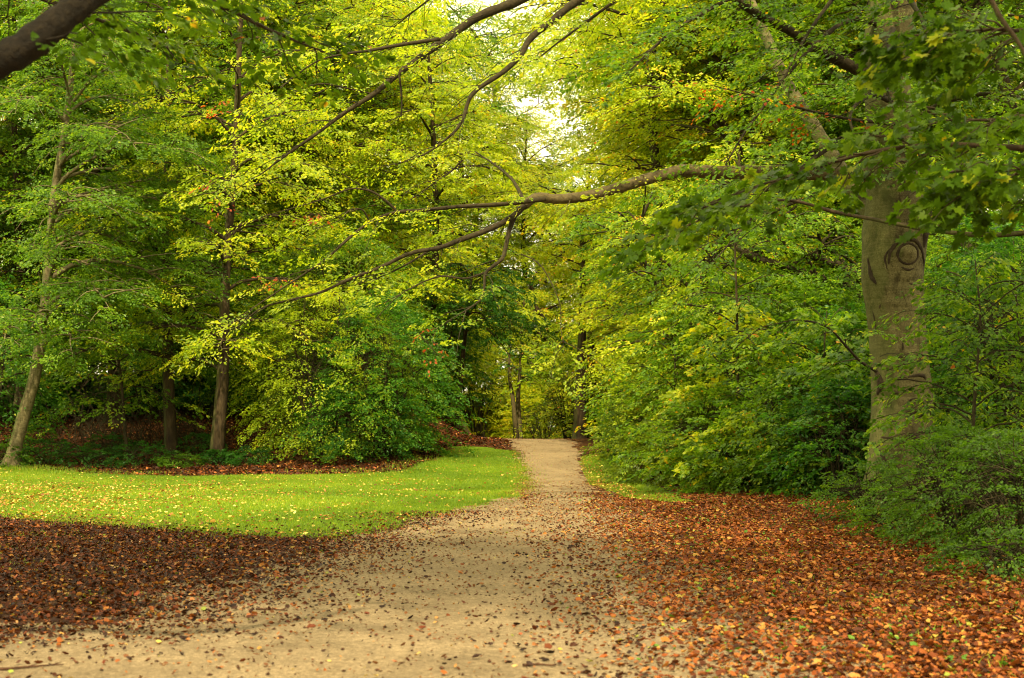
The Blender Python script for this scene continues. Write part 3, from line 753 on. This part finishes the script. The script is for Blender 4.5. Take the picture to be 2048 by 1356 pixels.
for q, (dx, dy, dz) in enumerate([(-5, 3, 2), (-5, -3, 3), (2.5, 4, 4.5), (-1, 6, 2.5), (-8, 1, 3), (4, -1, 4), (-8, 5, 2), (1, -6, 3), (6, -4, 3.5), (-9, 8, 2.5), (-3, -7, 2), (6, -7, 4), (4, -9, 5), (9, -5, 4.5), (9, -9, 5), (2, -10, 3.5), (7, -12, 5)]):
    # unseen high limbs, spread widened to shade the litter and near path
    rq = np.random.default_rng(60 + q)
    st = np.array([LX, LY, 6.3 + q * .5]); W = Wood(); s = np.linspace(0, 1, 8)[:, None]
    cc = st + np.array([dx, dy, dz]) * s + np.array([0, 0, -1.0]) * s ** 2
    W.tube(cc, np.linspace(.09, .02, 8), 7); lb = W.build('limb', M['dark_bark'], e2)
    O = cc[2:][rq.integers(0, 6, 260)] + rq.normal(0, 1.2, (260, 3)) * [1, 1, .45]; az = rq.random(260) * 6.28
    cL, a, n, s_, r = spray_leaves(rq, O, np.stack([np.cos(az), np.sin(az), -.1 + 0 * az], -1), rq.uniform(.6, 1.2, 260), 34, .11)
    leaves('foliage', cL, a, n, s_, r, RHOMB, M['maple'], lb)

# right: maple whose big leaves hang in front of the beech
MX, MY = 9.4, 14.0
e3 = empty('maple_tree', (MX, MY, height(MX, MY)), 'maple with broad dark lobed leaves hanging in front of the big trunk', 'tree')
W = Wood(); c = crom([(MX, MY, -.2), (MX, MY, 1), (MX - .1, MY, 3), (MX, MY + .1, 6), (MX, MY + .3, 10)], 5)
W.tube(c, np.linspace(.2, .06, len(c)), 12, .02, rb); W.build('trunk', M['dark_bark'], e3)
mk = dict(hi=.972, mat='maple', shape=MAPLE, leaf=.095, m=13, spr=.5, droop=.35, subs=16, sublen=1.0, per=3.0, bark='dark_bark', flat=.55)
branch(e3, [(2930, 330, 14), (2500, 310, 13.4), (2200, 300, 13), (2040, 296, 12.6), (1880, 290, 12.5), (1740, 305, 12.6), (1600, 345, 12.8), (1480, 385, 13), (1400, 420, 13)], .04, .006, 71, start=.42, label='long leafy branch crossing in front of the big trunk', **mk)
branch(e3, [(2930, 200, 14), (2500, 180, 13.2), (2200, 200, 12.8), (2060, 230, 12.6), (1950, 240, 12.6), (1850, 220, 12.6)], .04, .006, 72, start=.45, **mk)
branch(e3, [(2930, 200, 14), (2600, 300, 12.5), (2300, 360, 11.5), (2120, 350, 11), (2020, 340, 11), (1960, 350, 11)], .03, .005, 74, start=.5, **mk)
branch(e3, [(2930, 50, 14), (2500, 20, 12), (2200, 40, 11), (2060, 60, 10.6), (1960, 60, 10.6), (1850, 80, 11)], .03, .005, 75, start=.5, **mk)
branch(e3, [(2930, 380, 14.2), (2400, 400, 15), (2000, 470, 16), (1700, 430, 17), (1560, 400, 17), (1400, 440, 17), (1290, 500, 17)], .04, .006, 76, start=.6, **{**mk, 'subs': 10})
branch(e3, [(2930, 0, 14), (2500, -150, 11), (2200, -220, 9.5), (1960, -100, 9), (1990, 15, 9), (2045, 100, 9), (2110, 240, 9)], .03, .010, 73, start=.95, foliage=False, label='bare dark twig crossing the top right corner', mat='maple', bark='dark_bark', subs=1)
for q, (dx, dy, dz) in enumerate([(-4, 2, 2), (-3, -2, 3), (2, -3, 2), (-5, -1, 3.5), (-2.5, 4, 2.5), (-5, -5, 3.5), (-6.5, -2, 4.5), (-3, 1, 5), (-1, -5, 4), (-7, 3, 6)]):
    rq = np.random.default_rng(90 + q)  # unseen high limbs, extended leftwards to shade the right foreground
    st = np.array([MX, MY, 6 + q * .8]); W = Wood(); s = np.linspace(0, 1, 8)[:, None]
    cc = st + np.array([dx, dy, dz]) * s
    W.tube(cc, np.linspace(.06, .015, 8), 7); lb = W.build('limb', M['dark_bark'], e3)
    O = cc[3:][rq.integers(0, 5, 230)] + rq.normal(0, 1.1, (230, 3)) * [1, 1, .4]; az = rq.random(230) * 6.28
    cL, a, n, s_, r = spray_leaves(rq, O, np.stack([np.cos(az), np.sin(az), -.2 + 0 * az], -1), rq.uniform(.6, 1.2, 230), 32, .12)
    leaves('foliage', cL, a, n, s_, r, RHOMB, M['maple'], lb)

# ================================================================== LEFT WOODLAND EDGE
def T(l, Y): return [P(a, b, Y) for a, b in l]
tree('slender_tree', 'slender pale leaning trunk at the far left edge of the lawn', 'tree', T([(22, 925), (45, 840), (72, 740), (92, 600), (101, 480), (110, 380), (128, 270), (142, 160), (148, 60), (150, -60)], 47.5), .23, 5.0, 3.6, 'leaf_green', 'pale_bark', 101, nl=34, per=3, leaf=.10, droop=.75, rise=.5, spr=1.0, hi=.92, azr=(-1.9, .9))
tree('dark_tree', 'dark straight trunk standing in the shade left of the rounded shrubs', 'tree', T([(343, 925), (340, 850), (336, 740), (334, 600), (330, 450), (335, 200), (340, -40)], 50.5), .26, 4.4, 3.1, 'leaf_green', 'dark_bark', 102, nl=26, per=3, leaf=.10, droop=.5, hi=.93)
tree('forked_tree', 'grey brown forked trunk next to the yellow green shrub', 'tree', T([(432, 948), (437, 860), (445, 760), (448, 660), (452, 540), (470, 300), (480, 60), (485, -60)], 48.5), .27, 4.2, 3.3, 'leaf_yellow', 'dark_bark', 103, nl=34, per=3, leaf=.10, droop=.55, hi=.97)
tree('back_tree', 'dark trunk half hidden high at the left edge behind the leaning tree', 'tree', T([(48, 800), (45, 560), (38, 440), (32, 330), (25, 150), (30, -60)], 57), .24, 5.0, 5.5, 'leaf_green', 'dark_bark', 104, nl=24, per=3, leaf=.11, droop=.5)
tree('mound_tree', 'dark leaning trunk on the leafy mound left of the path', 'tree', T([(846, 800), (852, 740), (860, 670), (866, 600), (872, 480), (868, 300), (860, 160), (850, 40)], 63), .26, 4.5, 5.0, 'leaf_yellow', 'dark_bark', 105, nl=24, per=3, leaf=.12, droop=.6)

shrub('yellow green rounded shrub with drooping sprays at the left of the dense dark one', (G(600, 950)[0], 49.5), 2.9, 6.2, 'leaf_yellow', 201, n=620, leaf=.085, m=44, spr=1.0, hi=.72, weep=.55)
shrub('dense deep green shrub whose layered sprays reach nearest the path mound', (G(735, 945)[0], 49.3), 2.15, 5.6, 'leaf_deep', 202, n=700, leaf=.085, m=44, spr=1.0, weep=.35, lo=.25)
shrub('low green shrub skirt filling the corner under the deep green shrub', (G(690, 948)[0], 48.6), 2.0, 2.6, 'leaf_deep', 203, n=320, leaf=.08, m=40, spr=.8, weep=.4)
shrub('taller green bush rising behind the two rounded shrubs', (G(640, 930)[0], 53), 3.0, 8.0, 'leaf_green', 204, n=620, leaf=.10, m=40, spr=1.1, weep=.5)
shrub('leafy shrub at the far left edge behind the leaning trunk', (-18.6, 49.5), 2.4, 6.5, 'leaf_deep', 205, n=480, leaf=.10, m=40, spr=1.0, weep=.4, lo=.2)
tree('sapling', 'pale leaved sapling hanging over the dark hollow at left', 'tree', T([(262, 960), (250, 860), (240, 740), (215, 620), (190, 500)], 49.8), .07, 2.3, 2.3, 'leaf_green', 'limb_bark', 206, nl=20, per=3, leaf=.12, m=26, spr=.8, r1=.015, droop=.8, lo=.15, flare=False)
shrub('dark holly like shrub on the mound beside the path', (-5.6, 62), 2.2, 5.2, 'leaf_green', 207, n=480, leaf=.11, m=40, spr=1.0, weep=.4, hi=.75)
shrub('round dark shrub above the leafy mound', (-3.4, 69), 1.8, 5.4, 'leaf_deep', 208, n=360, leaf=.11, m=40, spr=1.0, lo=.2)
shrub('brushy dark shrub growing behind the dense shrub near the mound', (-7.6, 57), 1.8, 4.4, 'leaf_green', 209, n=340, leaf=.10, m=40, spr=.9, hi=.7)
for q, (px, Y, R, H, mt, lab) in enumerate([(220, 51, .9, .8, 'leaf_deep', 'low leafy clump in the shade between the leaning and the straight trunk'), (100, 48.5, 1.1, .9, 'leaf_deep', 'low green clump at the foot of the leaning trunk'),
                                            (440, 48.3, .6, .5, 'leaf_deep', 'small tuft of leaves at the foot of the forked trunk'), (400, 51, .9, .8, 'leaf_deep', 'low leafy clump between the straight dark and the forked trunk'),
                                            (10, 47.6, .9, .8, 'leaf_green', 'weedy clump at the extreme left end of the lawn'), (190, 48.3, 1.2, .7, 'leaf_deep', 'wide low clump at the lawn edge right of the leaning trunk'), (285, 48.6, 1.3, .75, 'leaf_deep', 'wide low clump at the lawn edge left of the straight dark trunk'), (365, 48.2, .8, .4, 'leaf_green', 'small sparse plant at the lawn edge in front of the straight dark trunk'), (505, 48.0, .8, .5, 'leaf_deep', 'small plant at the lawn edge between the forked trunk and the rounded shrub')]):
    shrub(lab, ((px - 1024) / F * Y, Y), R, H, mt, 220 + q, n=90, leaf=.07, m=30, spr=.4, stems=8, name='low_plant', cat='plant', hi=.6)
# bare brushwood in the hollow
for q, (px, Y, lab) in enumerate([(260, 53, 'bare brown brushwood in the dark hollow right of the leaning trunk'), (180, 55, 'bare brown brushwood deepest in the dark hollow'), (375, 54, 'bare brown brushwood between the two upright trunks')]):
    r2 = np.random.default_rng(300 + q); x0 = (px - 1024) / F * Y; z0 = height(x0, Y)
    eb = empty('bare_shrub', (x0, Y, z0), lab, 'shrub', 'bare brushwood in the hollow'); W = Wood()
    for s_ in range(60):
        az = r2.random() * 6.28; L = r2.uniform(1.5, 3.6)
        st = np.array([x0 + r2.normal(0, .8), Y + r2.normal(0, .8), z0 - .1])
        c = limb_curve(st, az, L * r2.uniform(.3, .8), r2.uniform(1.2, 3), r2.uniform(.4, 2.0), 8, r2, .12)
        W.tube(c, np.linspace(.014, .004, 8), 4)
    W.build('stems', M['limb_bark'], eb)

tree('drooping_tree', 'deep green tree with drooping boughs over the mound left of the path', 'tree', T([(915, 880), (918, 800), (925, 720), (935, 620), (945, 540)], 64), .16, 3.1, 4.8, 'leaf_deep', 'dark_bark', 131, nl=22, per=3, leaf=.12, droop=1.0, rise=.5, spr=1.1)
# ================================================================== CREST AND MIDDLE
tree('park_tree', 'straight dark trunk standing on the right of the path crest', 'tree', T([(1158, 890), (1160, 800), (1163, 700), (1166, 560), (1160, 400)], 61), .30, 2.3, 7.2, 'leaf_yellow', 'dark_bark', 111, nl=14, per=3, leaf=.12, droop=.5, lo=.2)
tree('park_tree', 'darker trunk just behind and right of the crest tree', 'tree', T([(1190, 880), (1184, 780), (1182, 680), (1188, 520), (1200, 380)], 66), .27, 2.6, 6.0, 'leaf_gold', 'dark_bark', 112, nl=16, per=3, leaf=.12, droop=.5, hi=.8)
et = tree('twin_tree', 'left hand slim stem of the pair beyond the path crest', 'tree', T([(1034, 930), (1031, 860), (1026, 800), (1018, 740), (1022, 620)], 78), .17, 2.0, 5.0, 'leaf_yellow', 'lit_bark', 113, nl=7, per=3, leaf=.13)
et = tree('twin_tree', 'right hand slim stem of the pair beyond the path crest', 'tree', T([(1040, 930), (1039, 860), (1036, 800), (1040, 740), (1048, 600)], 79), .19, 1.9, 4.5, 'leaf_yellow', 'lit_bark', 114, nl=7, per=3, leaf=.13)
shrub('brownish brushy shrub left of the crest trunk', (3.0 - .35, 66), 1.3, 3.0, 'leaf_olive', 231, n=180, leaf=.08, m=30, spr=.7, stems=40, hi=.6)
shrub('bright yellow green bush seen over the path crest', (2.0, 86), 2.6, 4.2, 'leaf_yellow', 232, n=330, leaf=.13, m=36, spr=1.2, lo=.3)
shrub('pale green bush left of the twin stems beyond the crest', (-2.2, 88), 2.6, 6.5, 'leaf_yellow', 233, n=330, leaf=.13, m=36, spr=1.2, lo=.25)
shrub('deep green bush right of the twin stems beyond the crest', (3.6, 90), 3.2, 7.5, 'leaf_green', 234, n=420, leaf=.15, m=36, spr=1.4, lo=.3)

# ================================================================== RIGHT HAND THICKET
RS = [  # px of centre, Y, R, H, material, seed label
    (1268, 56, 1.1, 2.0, 'leaf_green', 'low green bush just right of the crest trunk', 0, .8),
    (1290, 48, 1.3, 2.6, 'leaf_green', 'soft green bush where the right lawn strip begins', 0, .8),
    (1325, 39.5, 1.4, 2.7, 'leaf_olive', 'greyish feathery shrub at the corner of the right lawn strip', 0, .9),
    (1395, 36, 1.2, 2.4, 'leaf_olive', 'olive brown twiggy shrub next to the feathery corner shrub', 0, .7),
    (1430, 33, 1.3, 2.4, 'leaf_green', 'light green leafy shrub in the front row midway to the big trunk', .2, 1),
    (1510, 31.5, 1.4, 2.0, 'leaf_green', 'mid green shrub in the front row with pale glossy leaves', .1, .8),
    (1595, 30, 1.4, 2.7, 'leaf_green', 'dark green shrub in the front row left of the big trunk', 0, 1),
    (1680, 27.8, 1.1, 2.3, 'leaf_deep', 'low dark shrub touching the left foot of the big trunk', 0, 1),
    (1385, 45, 2.0, 5.4, 'leaf_yellow', 'tall yellow green shrub behind the feathery corner shrub', 0, .85),
    (1430, 40, 2.2, 6.0, 'leaf_yellow', 'tall yellow green shrub in the middle of the thicket', 0, .75),
    (1530, 37, 2.2, 5.6, 'leaf_green', 'tall green shrub with pale leaves in the second row', .2, .95),
    (1630, 35, 2.0, 5.0, 'leaf_green', 'tall dark green shrub left behind the big trunk', 0, .9),
    (1720, 33, 1.7, 4.2, 'leaf_deep', 'deep green shrub hugging the back of the big trunk', 0, 1),
    (1940, 31, 2.2, 6.0, 'leaf_green', 'tall green shrub filling the gap right of the big trunk', 0, .9),
    (2060, 27, 2.0, 5.4, 'leaf_deep', 'tall deep green shrub cut by the right frame edge', 0, 1),
]
for q, (px, Y, R, H, mt, lab, lo, hi) in enumerate(RS):
    shrub(lab, ((px - 1024) / F * Y, Y), R, H, mt, 240 + q, n=int(85 * R * H ** .8) + 60, leaf=.060 + .0008 * Y, m=40, spr=.62 + .004 * Y, lo=lo, hi=hi, stems=18, weep=.3)
SP = [(1350, 37, 3.6, 1.2, 'leaf_green', 'broad leaved young tree standing out above the feathery shrub'), (1455, 34, 4.2, 1.2, 'leaf_yellow', 'young tree with pale leaves between the light green and the mid green front shrubs'),
      (1545, 32, 3.4, 1.1, 'leaf_green', 'young tree with loose leaves above the mid green front shrub'), (1640, 30, 3.8, 1.1, 'leaf_green', 'young tree with loose leaves above the dark front shrub near the big trunk'),
      (1415, 35, 2.4, .9, 'leaf_olive', 'short olive young tree between the olive and the light green shrubs'), (1700, 28.5, 2.8, .9, 'leaf_green', 'young tree brushing the left side of the big trunk'),
      (1590, 29.4, 1.9, .8, 'leaf_green', 'shortest young tree at the front of the thicket by the leaf drift'), (1490, 31.6, 1.7, .8, 'leaf_yellow', 'short pale young tree at the front of the thicket'),
      (1890, 28, 3.6, 1.0, 'leaf_green', 'young tree touching the right side of the big trunk'), (1325, 42, 3.0, .9, 'leaf_yellow', 'young tree at the left end of the thicket by the grass strip')]
for q, (px, Y, H, R_, mt, lab) in enumerate(SP):
    x0 = (px - 1024) / F * Y; z0 = float(height(x0, Y)); r2 = np.random.default_rng(700 + q); ln = r2.normal(0, .35, 2)
    tree('young_tree', lab, 'tree', [(x0, Y, z0), (x0 + ln[0] * .2, Y, z0 + H * .35), (x0 + ln[0] * .5, Y + ln[1] * .5, z0 + H * .7), (x0 + ln[0], Y + ln[1], z0 + H)], .035, R_, .35, mt, 'limb_bark', 700 + q, nl=18, per=4,
         leaf=.115 if q % 2 else .09, m=14 if q % 2 else 22, spr=.55, r1=.008, flare=False, shape=MAPLE if q % 2 else OVATE, rise=.8, droop=.5, lo=.1, pw=3)
# understorey right foreground
shrub('dark spreading shrub in the shade at the right, in front of the big trunk', ((1925 - 1024) / F * 18.4, 18.4), 1.0, 1.6, 'leaf_green', 261, n=420, leaf=.040, m=40, spr=.42, weep=.3, hi=.55, stems=34)
shrub('dark fine leaved shrub at the right frame edge', ((2045 - 1024) / F * 16.8, 16.8), 1.0, 1.6, 'leaf_green', 262, n=380, leaf=.042, m=38, spr=.42, hi=.55, stems=24)
shrub('low ground shrub between the big trunk foot and the leaf drift', ((1745 - 1024) / F * 22.5, 22.5), .8, .9, 'leaf_green', 263, n=170, leaf=.045, m=34, spr=.35, hi=.8)
shrub('low leafy plant at the edge of the drift in front of the dark spreading shrub', ((1800 - 1024) / F * 19.8, 19.8), .55, .5, 'leaf_green', 264, n=90, leaf=.045, m=30, spr=.28, name='low_plant', cat='plant', hi=.85)
shrub('small light green plant in the lower right corner', ((2000 - 1024) / F * 15.0, 15.0), .55, .55, 'leaf_green', 265, n=110, leaf=.045, m=26, spr=.3, name='low_plant', cat='plant', hi=.65)
tree('sapling', 'sapling with yellow tinged leaves right of the big trunk', 'tree', T([(1950, 1040), (1945, 900), (1950, 780), (1960, 640), (1950, 520)], 20.5), .035, 1.25, .9, 'leaf_green', 'limb_bark', 271, nl=22, per=5, leaf=.075, m=18, spr=.45, r1=.008, shape=OVATE, hi=.95, flare=False)
tree('sapling', 'thin sapling with tall bare stem in the thicket left of the big trunk', 'tree', T([(1478, 1000), (1476, 800), (1474, 640), (1470, 500), (1470, 420)], 33), .05, 1.8, 3.4, 'leaf_green', 'dark_bark', 272, nl=16, per=4, leaf=.085, m=26, spr=.6, r1=.01, flare=False)
tree('sapling', 'slight sapling at the extreme right edge of the frame', 'tree', T([(2075, 1060), (2060, 860), (2040, 700), (2030, 560)], 21.5), .03, 1.3, .8, 'leaf_green', 'limb_bark', 273, nl=20, per=5, leaf=.07, m=20, spr=.45, r1=.008, shape=OVATE, flare=False)

# ================================================================== WOODLAND BEHIND
def gtree(kind, label, x, y, H, R, mt, bark, seed, cb, **k):
    z = height(x, y); r2 = np.random.default_rng(seed)
    tr_ = [(x, y, z), (x + r2.normal(0, .2), y, z + H * .2), (x + r2.normal(0, .7), y, z + H * .4), (x + r2.normal(0, 1.2), y, z + H * .6), (x + r2.normal(0, 1.6), y, z + H * .8), (x + r2.normal(0, 2), y, z + H)]
    return tree(kind, label, 'tree', tr_, .28, R, cb, mt, bark, seed, **k)
protos = []
PR = [(-22, 58, 25, 6.0, 'leaf_green'), (-9.5, 62, 24, 6.0, 'leaf_yellow'), (9.5, 48, 21, 5.6, 'leaf_yellow'), (15, 42, 21, 5.6, 'leaf_green'), (9.0, 72, 24, 5.6, 'leaf_gold')]
PL = ['broad green tree at the far left of the woodland', 'yellow green tree above the rounded shrubs', 'yellow green tree rising behind the right thicket', 'green tree behind the big trunk', 'golden tree right of the crest']
for q, (x, y, H, R, mt) in enumerate(PR):
    protos.append(gtree('woodland_tree', PL[q], x, y, H, R, mt, 'dark_bark', 400 + q, 2.0 if q < 2 else 1.5, nl=46, per=2.3, leaf=.125, m=42, spr=1.35, droop=.5, rise=.55, pw=3.6))
for p in protos: p['group'] = 'woodland trees behind the lawn and path'
bl = []
ROWS = [  # proto, px, Y, scale, mat, label
    (0, 230, 60, 1.05, 'leaf_green', 'tall green tree behind the leaning trunk'), (1, 120, 66, 1.1, 'leaf_green', 'tall tree filling the upper left behind the leaning crown'),
    (2, 330, 68, 1.2, 'leaf_yellow', 'yellowish tree crown above the dark straight trunk'), (3, 440, 62, 1.1, 'leaf_green', 'green tree directly behind the forked trunk'),
    (0, 560, 66, 1.1, 'leaf_yellow', 'yellow green tree left of the tree above the rounded shrubs'), (4, 660, 74, 1.15, 'leaf_yellow', 'distant yellow crown high above the rounded shrubs'),
    (2, 700, 64, .9, 'leaf_green', 'green tree between the rounded shrubs and the mound'), (3, 735, 84, 1.1, 'leaf_yellow', 'distant pale tree left of the sky gap'),
    (1, -40, 60, 1.0, 'leaf_green', 'tree cut by the left frame edge in the second row'), (3, 10, 74, 1.2, 'leaf_yellow', 'distant tree at the upper left edge'),
    (0, 810, 90, .95, 'leaf_yellow', 'distant tree below the left half of the sky gap'), (1, 985, 106, .9, 'leaf_green', 'distant green tree straight beyond the crest'),
    (0, 1050, 101, 1.0, 'leaf_yellow', 'pale yellow green crown closing the view at the foot of the sky gap'), (2, 1130, 97, .95, 'leaf_yellow', 'pale crown right above the crest trunk in the far distance'), (2, 1090, 108, .9, 'leaf_yellow', 'distant yellow green tree beyond the path crest'), (4, 1200, 106, 1.0, 'leaf_green', 'distant tree right of the path axis'),
    (1, 890, 100, 1.1, 'leaf_yellow', 'yellow green crown just left of the sky gap'), (3, 1410, 78, 1.05, 'leaf_yellow', 'tree behind the golden crown right of the crest'), (0, 1470, 62, 1.0, 'leaf_yellow', 'bright yellow green tree above the right lawn strip'),
    (1, 1455, 57, 1.05, 'leaf_gold', 'golden green tree high behind the long limb'), (4, 1470, 66, 1.25, 'leaf_yellow', 'tall yellow tree at upper right centre'),
    (2, 1500, 48, .95, 'leaf_yellow', 'yellow green tree just behind the thicket under the limb'), (3, 1590, 54, 1.1, 'leaf_green', 'green tree left behind the big trunk'),
    (0, 1680, 60, 1.15, 'leaf_yellow', 'yellow tree glimpsed beside the leaning stem'), (1, 1780, 48, 1.0, 'leaf_green', 'green tree straight behind the big trunk'),
    (4, 1890, 52, 1.1, 'leaf_yellow', 'yellow green tree glimpsed right of the big trunk'), (2, 1990, 44, 1.0, 'leaf_green', 'green tree at the upper right behind the maple'),
    (3, 2090, 52, 1.1, 'leaf_green', 'tree cut by the right frame edge'), (0, 1560, 80, 1.4, 'leaf_yellow', 'most distant crown behind the long limb base'),
    (2, 520, 88, 1.5, 'leaf_yellow', 'most distant crown in the upper left centre'), (1, 240, 88, 1.5, 'leaf_green', 'most distant crown at upper left'),
    (4, 1420, 88, 1.2, 'leaf_yellow', 'distant crown right of the sky gap'), (3, 1850, 74, 1.4, 'leaf_green', 'distant crown behind the upper right'), (0, 720, 92, 1.35, 'leaf_green', 'distant crown left of the path axis')]
for q, (pi, px, Y, scl, mt, lab) in enumerate(ROWS):
    o = copy_tree(protos[pi]); x = (px - 1024) / F * Y
    o.location = (x, Y, height(x, Y)); o.scale = (scl, scl, scl * (.94 + .12 * ((q * 37) % 10) / 10)); o.rotation_euler = (0, 0, q * 1.9 + .7)
    o['label'] = lab
    for ch in o.children:
        if ch.name.startswith('crown'):
            ch.material_slots[0].link = 'OBJECT'; ch.material_slots[0].material = M[mt]
TH_ = [(1345, 52, 8.5, 2.5, 'leaf_yellow', 'small yellow green tree above the soft green bush by the right lawn strip'), (1370, 46, 9.0, 2.7, 'leaf_yellow', 'small tree whose yellow green sprays fill the thicket above the feathery shrub'),
       (1395, 41, 8.2, 2.7, 'leaf_green', 'small green tree in the middle of the thicket left of the thin bare sapling'), (1500, 39, 9.0, 2.8, 'leaf_yellow', 'small yellow green tree in the thicket right of the thin bare sapling'),
       (1600, 37, 7.6, 2.5, 'leaf_green', 'small green tree in the thicket nearest the left side of the big trunk'), (1700, 38, 8.5, 2.6, 'leaf_green', 'small tree directly behind the left edge of the big trunk'),
       (1930, 35, 8.5, 2.6, 'leaf_green', 'small green tree right behind the yellow tinged sapling'), (2040, 31, 7.5, 2.4, 'leaf_green', 'small green tree at the right frame edge behind the slight sapling')]
for q, (px, Y, H, R_, mt, lab) in enumerate(TH_):
    gtree('small_tree', lab, (px - 1024) / F * Y, Y, H, R_, mt, 'limb_bark', 500 + q, .7, nl=34, per=3.2, leaf=.095, m=34, spr=.85, rise=.6, droop=.5, pw=3.4, r1=.02)
US = [(-20, 62, 'leaf_deep', 'dim understorey bush at the far left end of the hollow'), (150, 64, 'leaf_deep', 'dim understorey bush behind the leaning trunk'), (290, 63, 'leaf_deep', 'dim understorey bush left of the straight dark trunk'), (400, 65, 'leaf_green', 'dim understorey bush glimpsed between the two upright trunks'),
      (520, 63, 'leaf_deep', 'dim understorey bush right of the forked trunk'), (640, 66, 'leaf_green', 'understorey bush behind the yellow green rounded shrub'), (780, 69, 'leaf_green', 'understorey bush behind the mound'), (860, 76, 'leaf_yellow', 'understorey bush left of the pale green bush past the crest'),
      (835, 88, 'leaf_yellow', 'understorey bush deep beyond the crest left of the twin stems'), (1095, 100, 'leaf_yellow', 'understorey bush deepest beyond the crest on the path axis'), (1000, 101, 'leaf_yellow', 'understorey bush deepest beyond the crest behind the twin stems'), (1310, 74, 'leaf_yellow', 'understorey bush behind the darker crest trunk'), (1340, 66, 'leaf_yellow', 'understorey bush behind the yellow green thicket'), (1500, 62, 'leaf_green', 'understorey bush far behind the thicket'), (1700, 58, 'leaf_green', 'understorey bush far behind the big trunk'), (1920, 54, 'leaf_green', 'understorey bush far behind the saplings')]
pr = None
for q, (px, Y, mt, lab) in enumerate(US):
    x = (px - 1024) / F * Y
    if pr is None:
        pr = shrub(lab, (x, Y), 3.1, 6.0, mt, 601, n=560, leaf=.13, m=40, spr=1.25, weep=.45, group='understorey bushes behind the woodland edge'); o = pr
    else:
        o = copy_tree(pr); o['label'] = lab; o.location = (x, Y, height(x, Y)); k_ = .85 + .4 * ((q * 29) % 10) / 10; o.scale = (k_, k_, k_ * .95); o.rotation_euler = (0, 0, q * 2.1)
        for ch in o.children:
            if ch.name.startswith('foliage'): ch.material_slots[0].link = 'OBJECT'; ch.material_slots[0].material = M[mt]
gtree('high_tree', 'tall pale crown starting high above the mound left of the sky gap', (940 - 1024) / F * 102, 102, 32, 6.0, 'leaf_yellow', 'limb_bark', 611, 15, nl=30, per=2.2, leaf=.13, m=36, spr=1.3, pw=3)
gtree('high_tree', 'tall tree whose golden crown starts high above the path crest', (1290 - 1024) / F * 51, 51, 22, 5.0, 'leaf_yellow', 'limb_bark', 610, 12.5, nl=34, per=2.6, leaf=.12, m=40, spr=1.3, pw=3)
# far off wood: one mass nobody could count
rf = np.random.default_rng(77); N = 9000
x = rf.uniform(-62, 62, N); y = rf.uniform(104, 124, N)
k = ~((np.abs(x + 1) < 9)) | (rf.random(N) < .55)
top = np.where(np.abs(x) < 9, 19 + 2 * np.sin(x), 34 + 4 * np.sin(x * .35))
z = height(x, y) + top * rf.random(N)
az = rf.random(N) * 6.28
O = np.stack([x, y, z], -1)[k]; D = np.stack([np.cos(az), np.sin(az), -.2 + 0 * az], -1)[k]
c, a, n, s, r = spray_leaves(rf, O, D, rf.uniform(2, 3.4, len(O)), 22, .34)
o = leaves('distant_wood', c, a, n, s, r, RHOMB, M['leaf_yellow']); tag(o, 'far off green wood closing the view behind all the trees', 'wood', kind='stuff')

# ================================================================== LIGHT
SUN_EL = math.radians(50); SUN_AZ = math.radians(-172)      # azimuth measured from +Y towards +X
sd = np.array([math.sin(SUN_AZ) * math.cos(SUN_EL), math.cos(SUN_AZ) * math.cos(SUN_EL), math.sin(SUN_EL)])
L = bpy.data.lights.new('sun', 'SUN'); L.energy = 4.2; L.angle = math.radians(1.2); L.color = (1, .84, .54)
lo_ = bpy.data.objects.new('sun', L); COL.objects.link(lo_)
lo_.rotation_euler = Vector(sd).to_track_quat('Z', 'Y').to_euler()
w = bpy.data.worlds.new('World'); sc.world = w; w.use_nodes = True
nt = w.node_tree; bg = nt.nodes['Background']
sky = nt.nodes.new('ShaderNodeTexSky'); sky.sky_type = 'NISHITA'; sky.sun_disc = False
sky.sun_elevation = SUN_EL; sky.sun_rotation = SUN_AZ; sky.dust_density = 4; sky.air_density = 1.0; sky.ozone_density = .5
tc = nt.nodes.new('ShaderNodeTexCoord'); nz = noise(nt, 2.2, 6, .6, tc.outputs['Generated'])
rp_ = ramp(nt, [(.34, (.8,) * 3), (.55, (1,) * 3)], nz.outputs['Fac'])
mx = nt.nodes.new('ShaderNodeMix'); mx.data_type = 'RGBA'
nt.links.new(rp_.outputs['Color'], mx.inputs['Factor']); nt.links.new(sky.outputs[0], mx.inputs['A']); mx.inputs['B'].default_value = (11.2, 10.1, 6.6, 1)
nt.links.new(mx.outputs['Result'], bg.inputs['Color']); bg.inputs['Strength'].default_value = .13

sc.view_settings.view_transform = 'Standard'; sc.view_settings.look = 'None'; sc.view_settings.gamma = 1
sc.view_settings.use_curve_mapping = False; sc.view_settings.exposure = 1.02
sc.render.engine = 'CYCLES'
cy = sc.cycles
cy.max_bounces = 6; cy.diffuse_bounces = 4; cy.glossy_bounces = 1; cy.transmission_bounces = 3; cy.transparent_max_bounces = 2
cy.caustics_reflective = False; cy.caustics_refractive = False; cy.sample_clamp_indirect = 4
cy.use_adaptive_sampling = True; cy.adaptive_threshold = .02
cy.use_denoising = True; cy.filter_width = 1.0
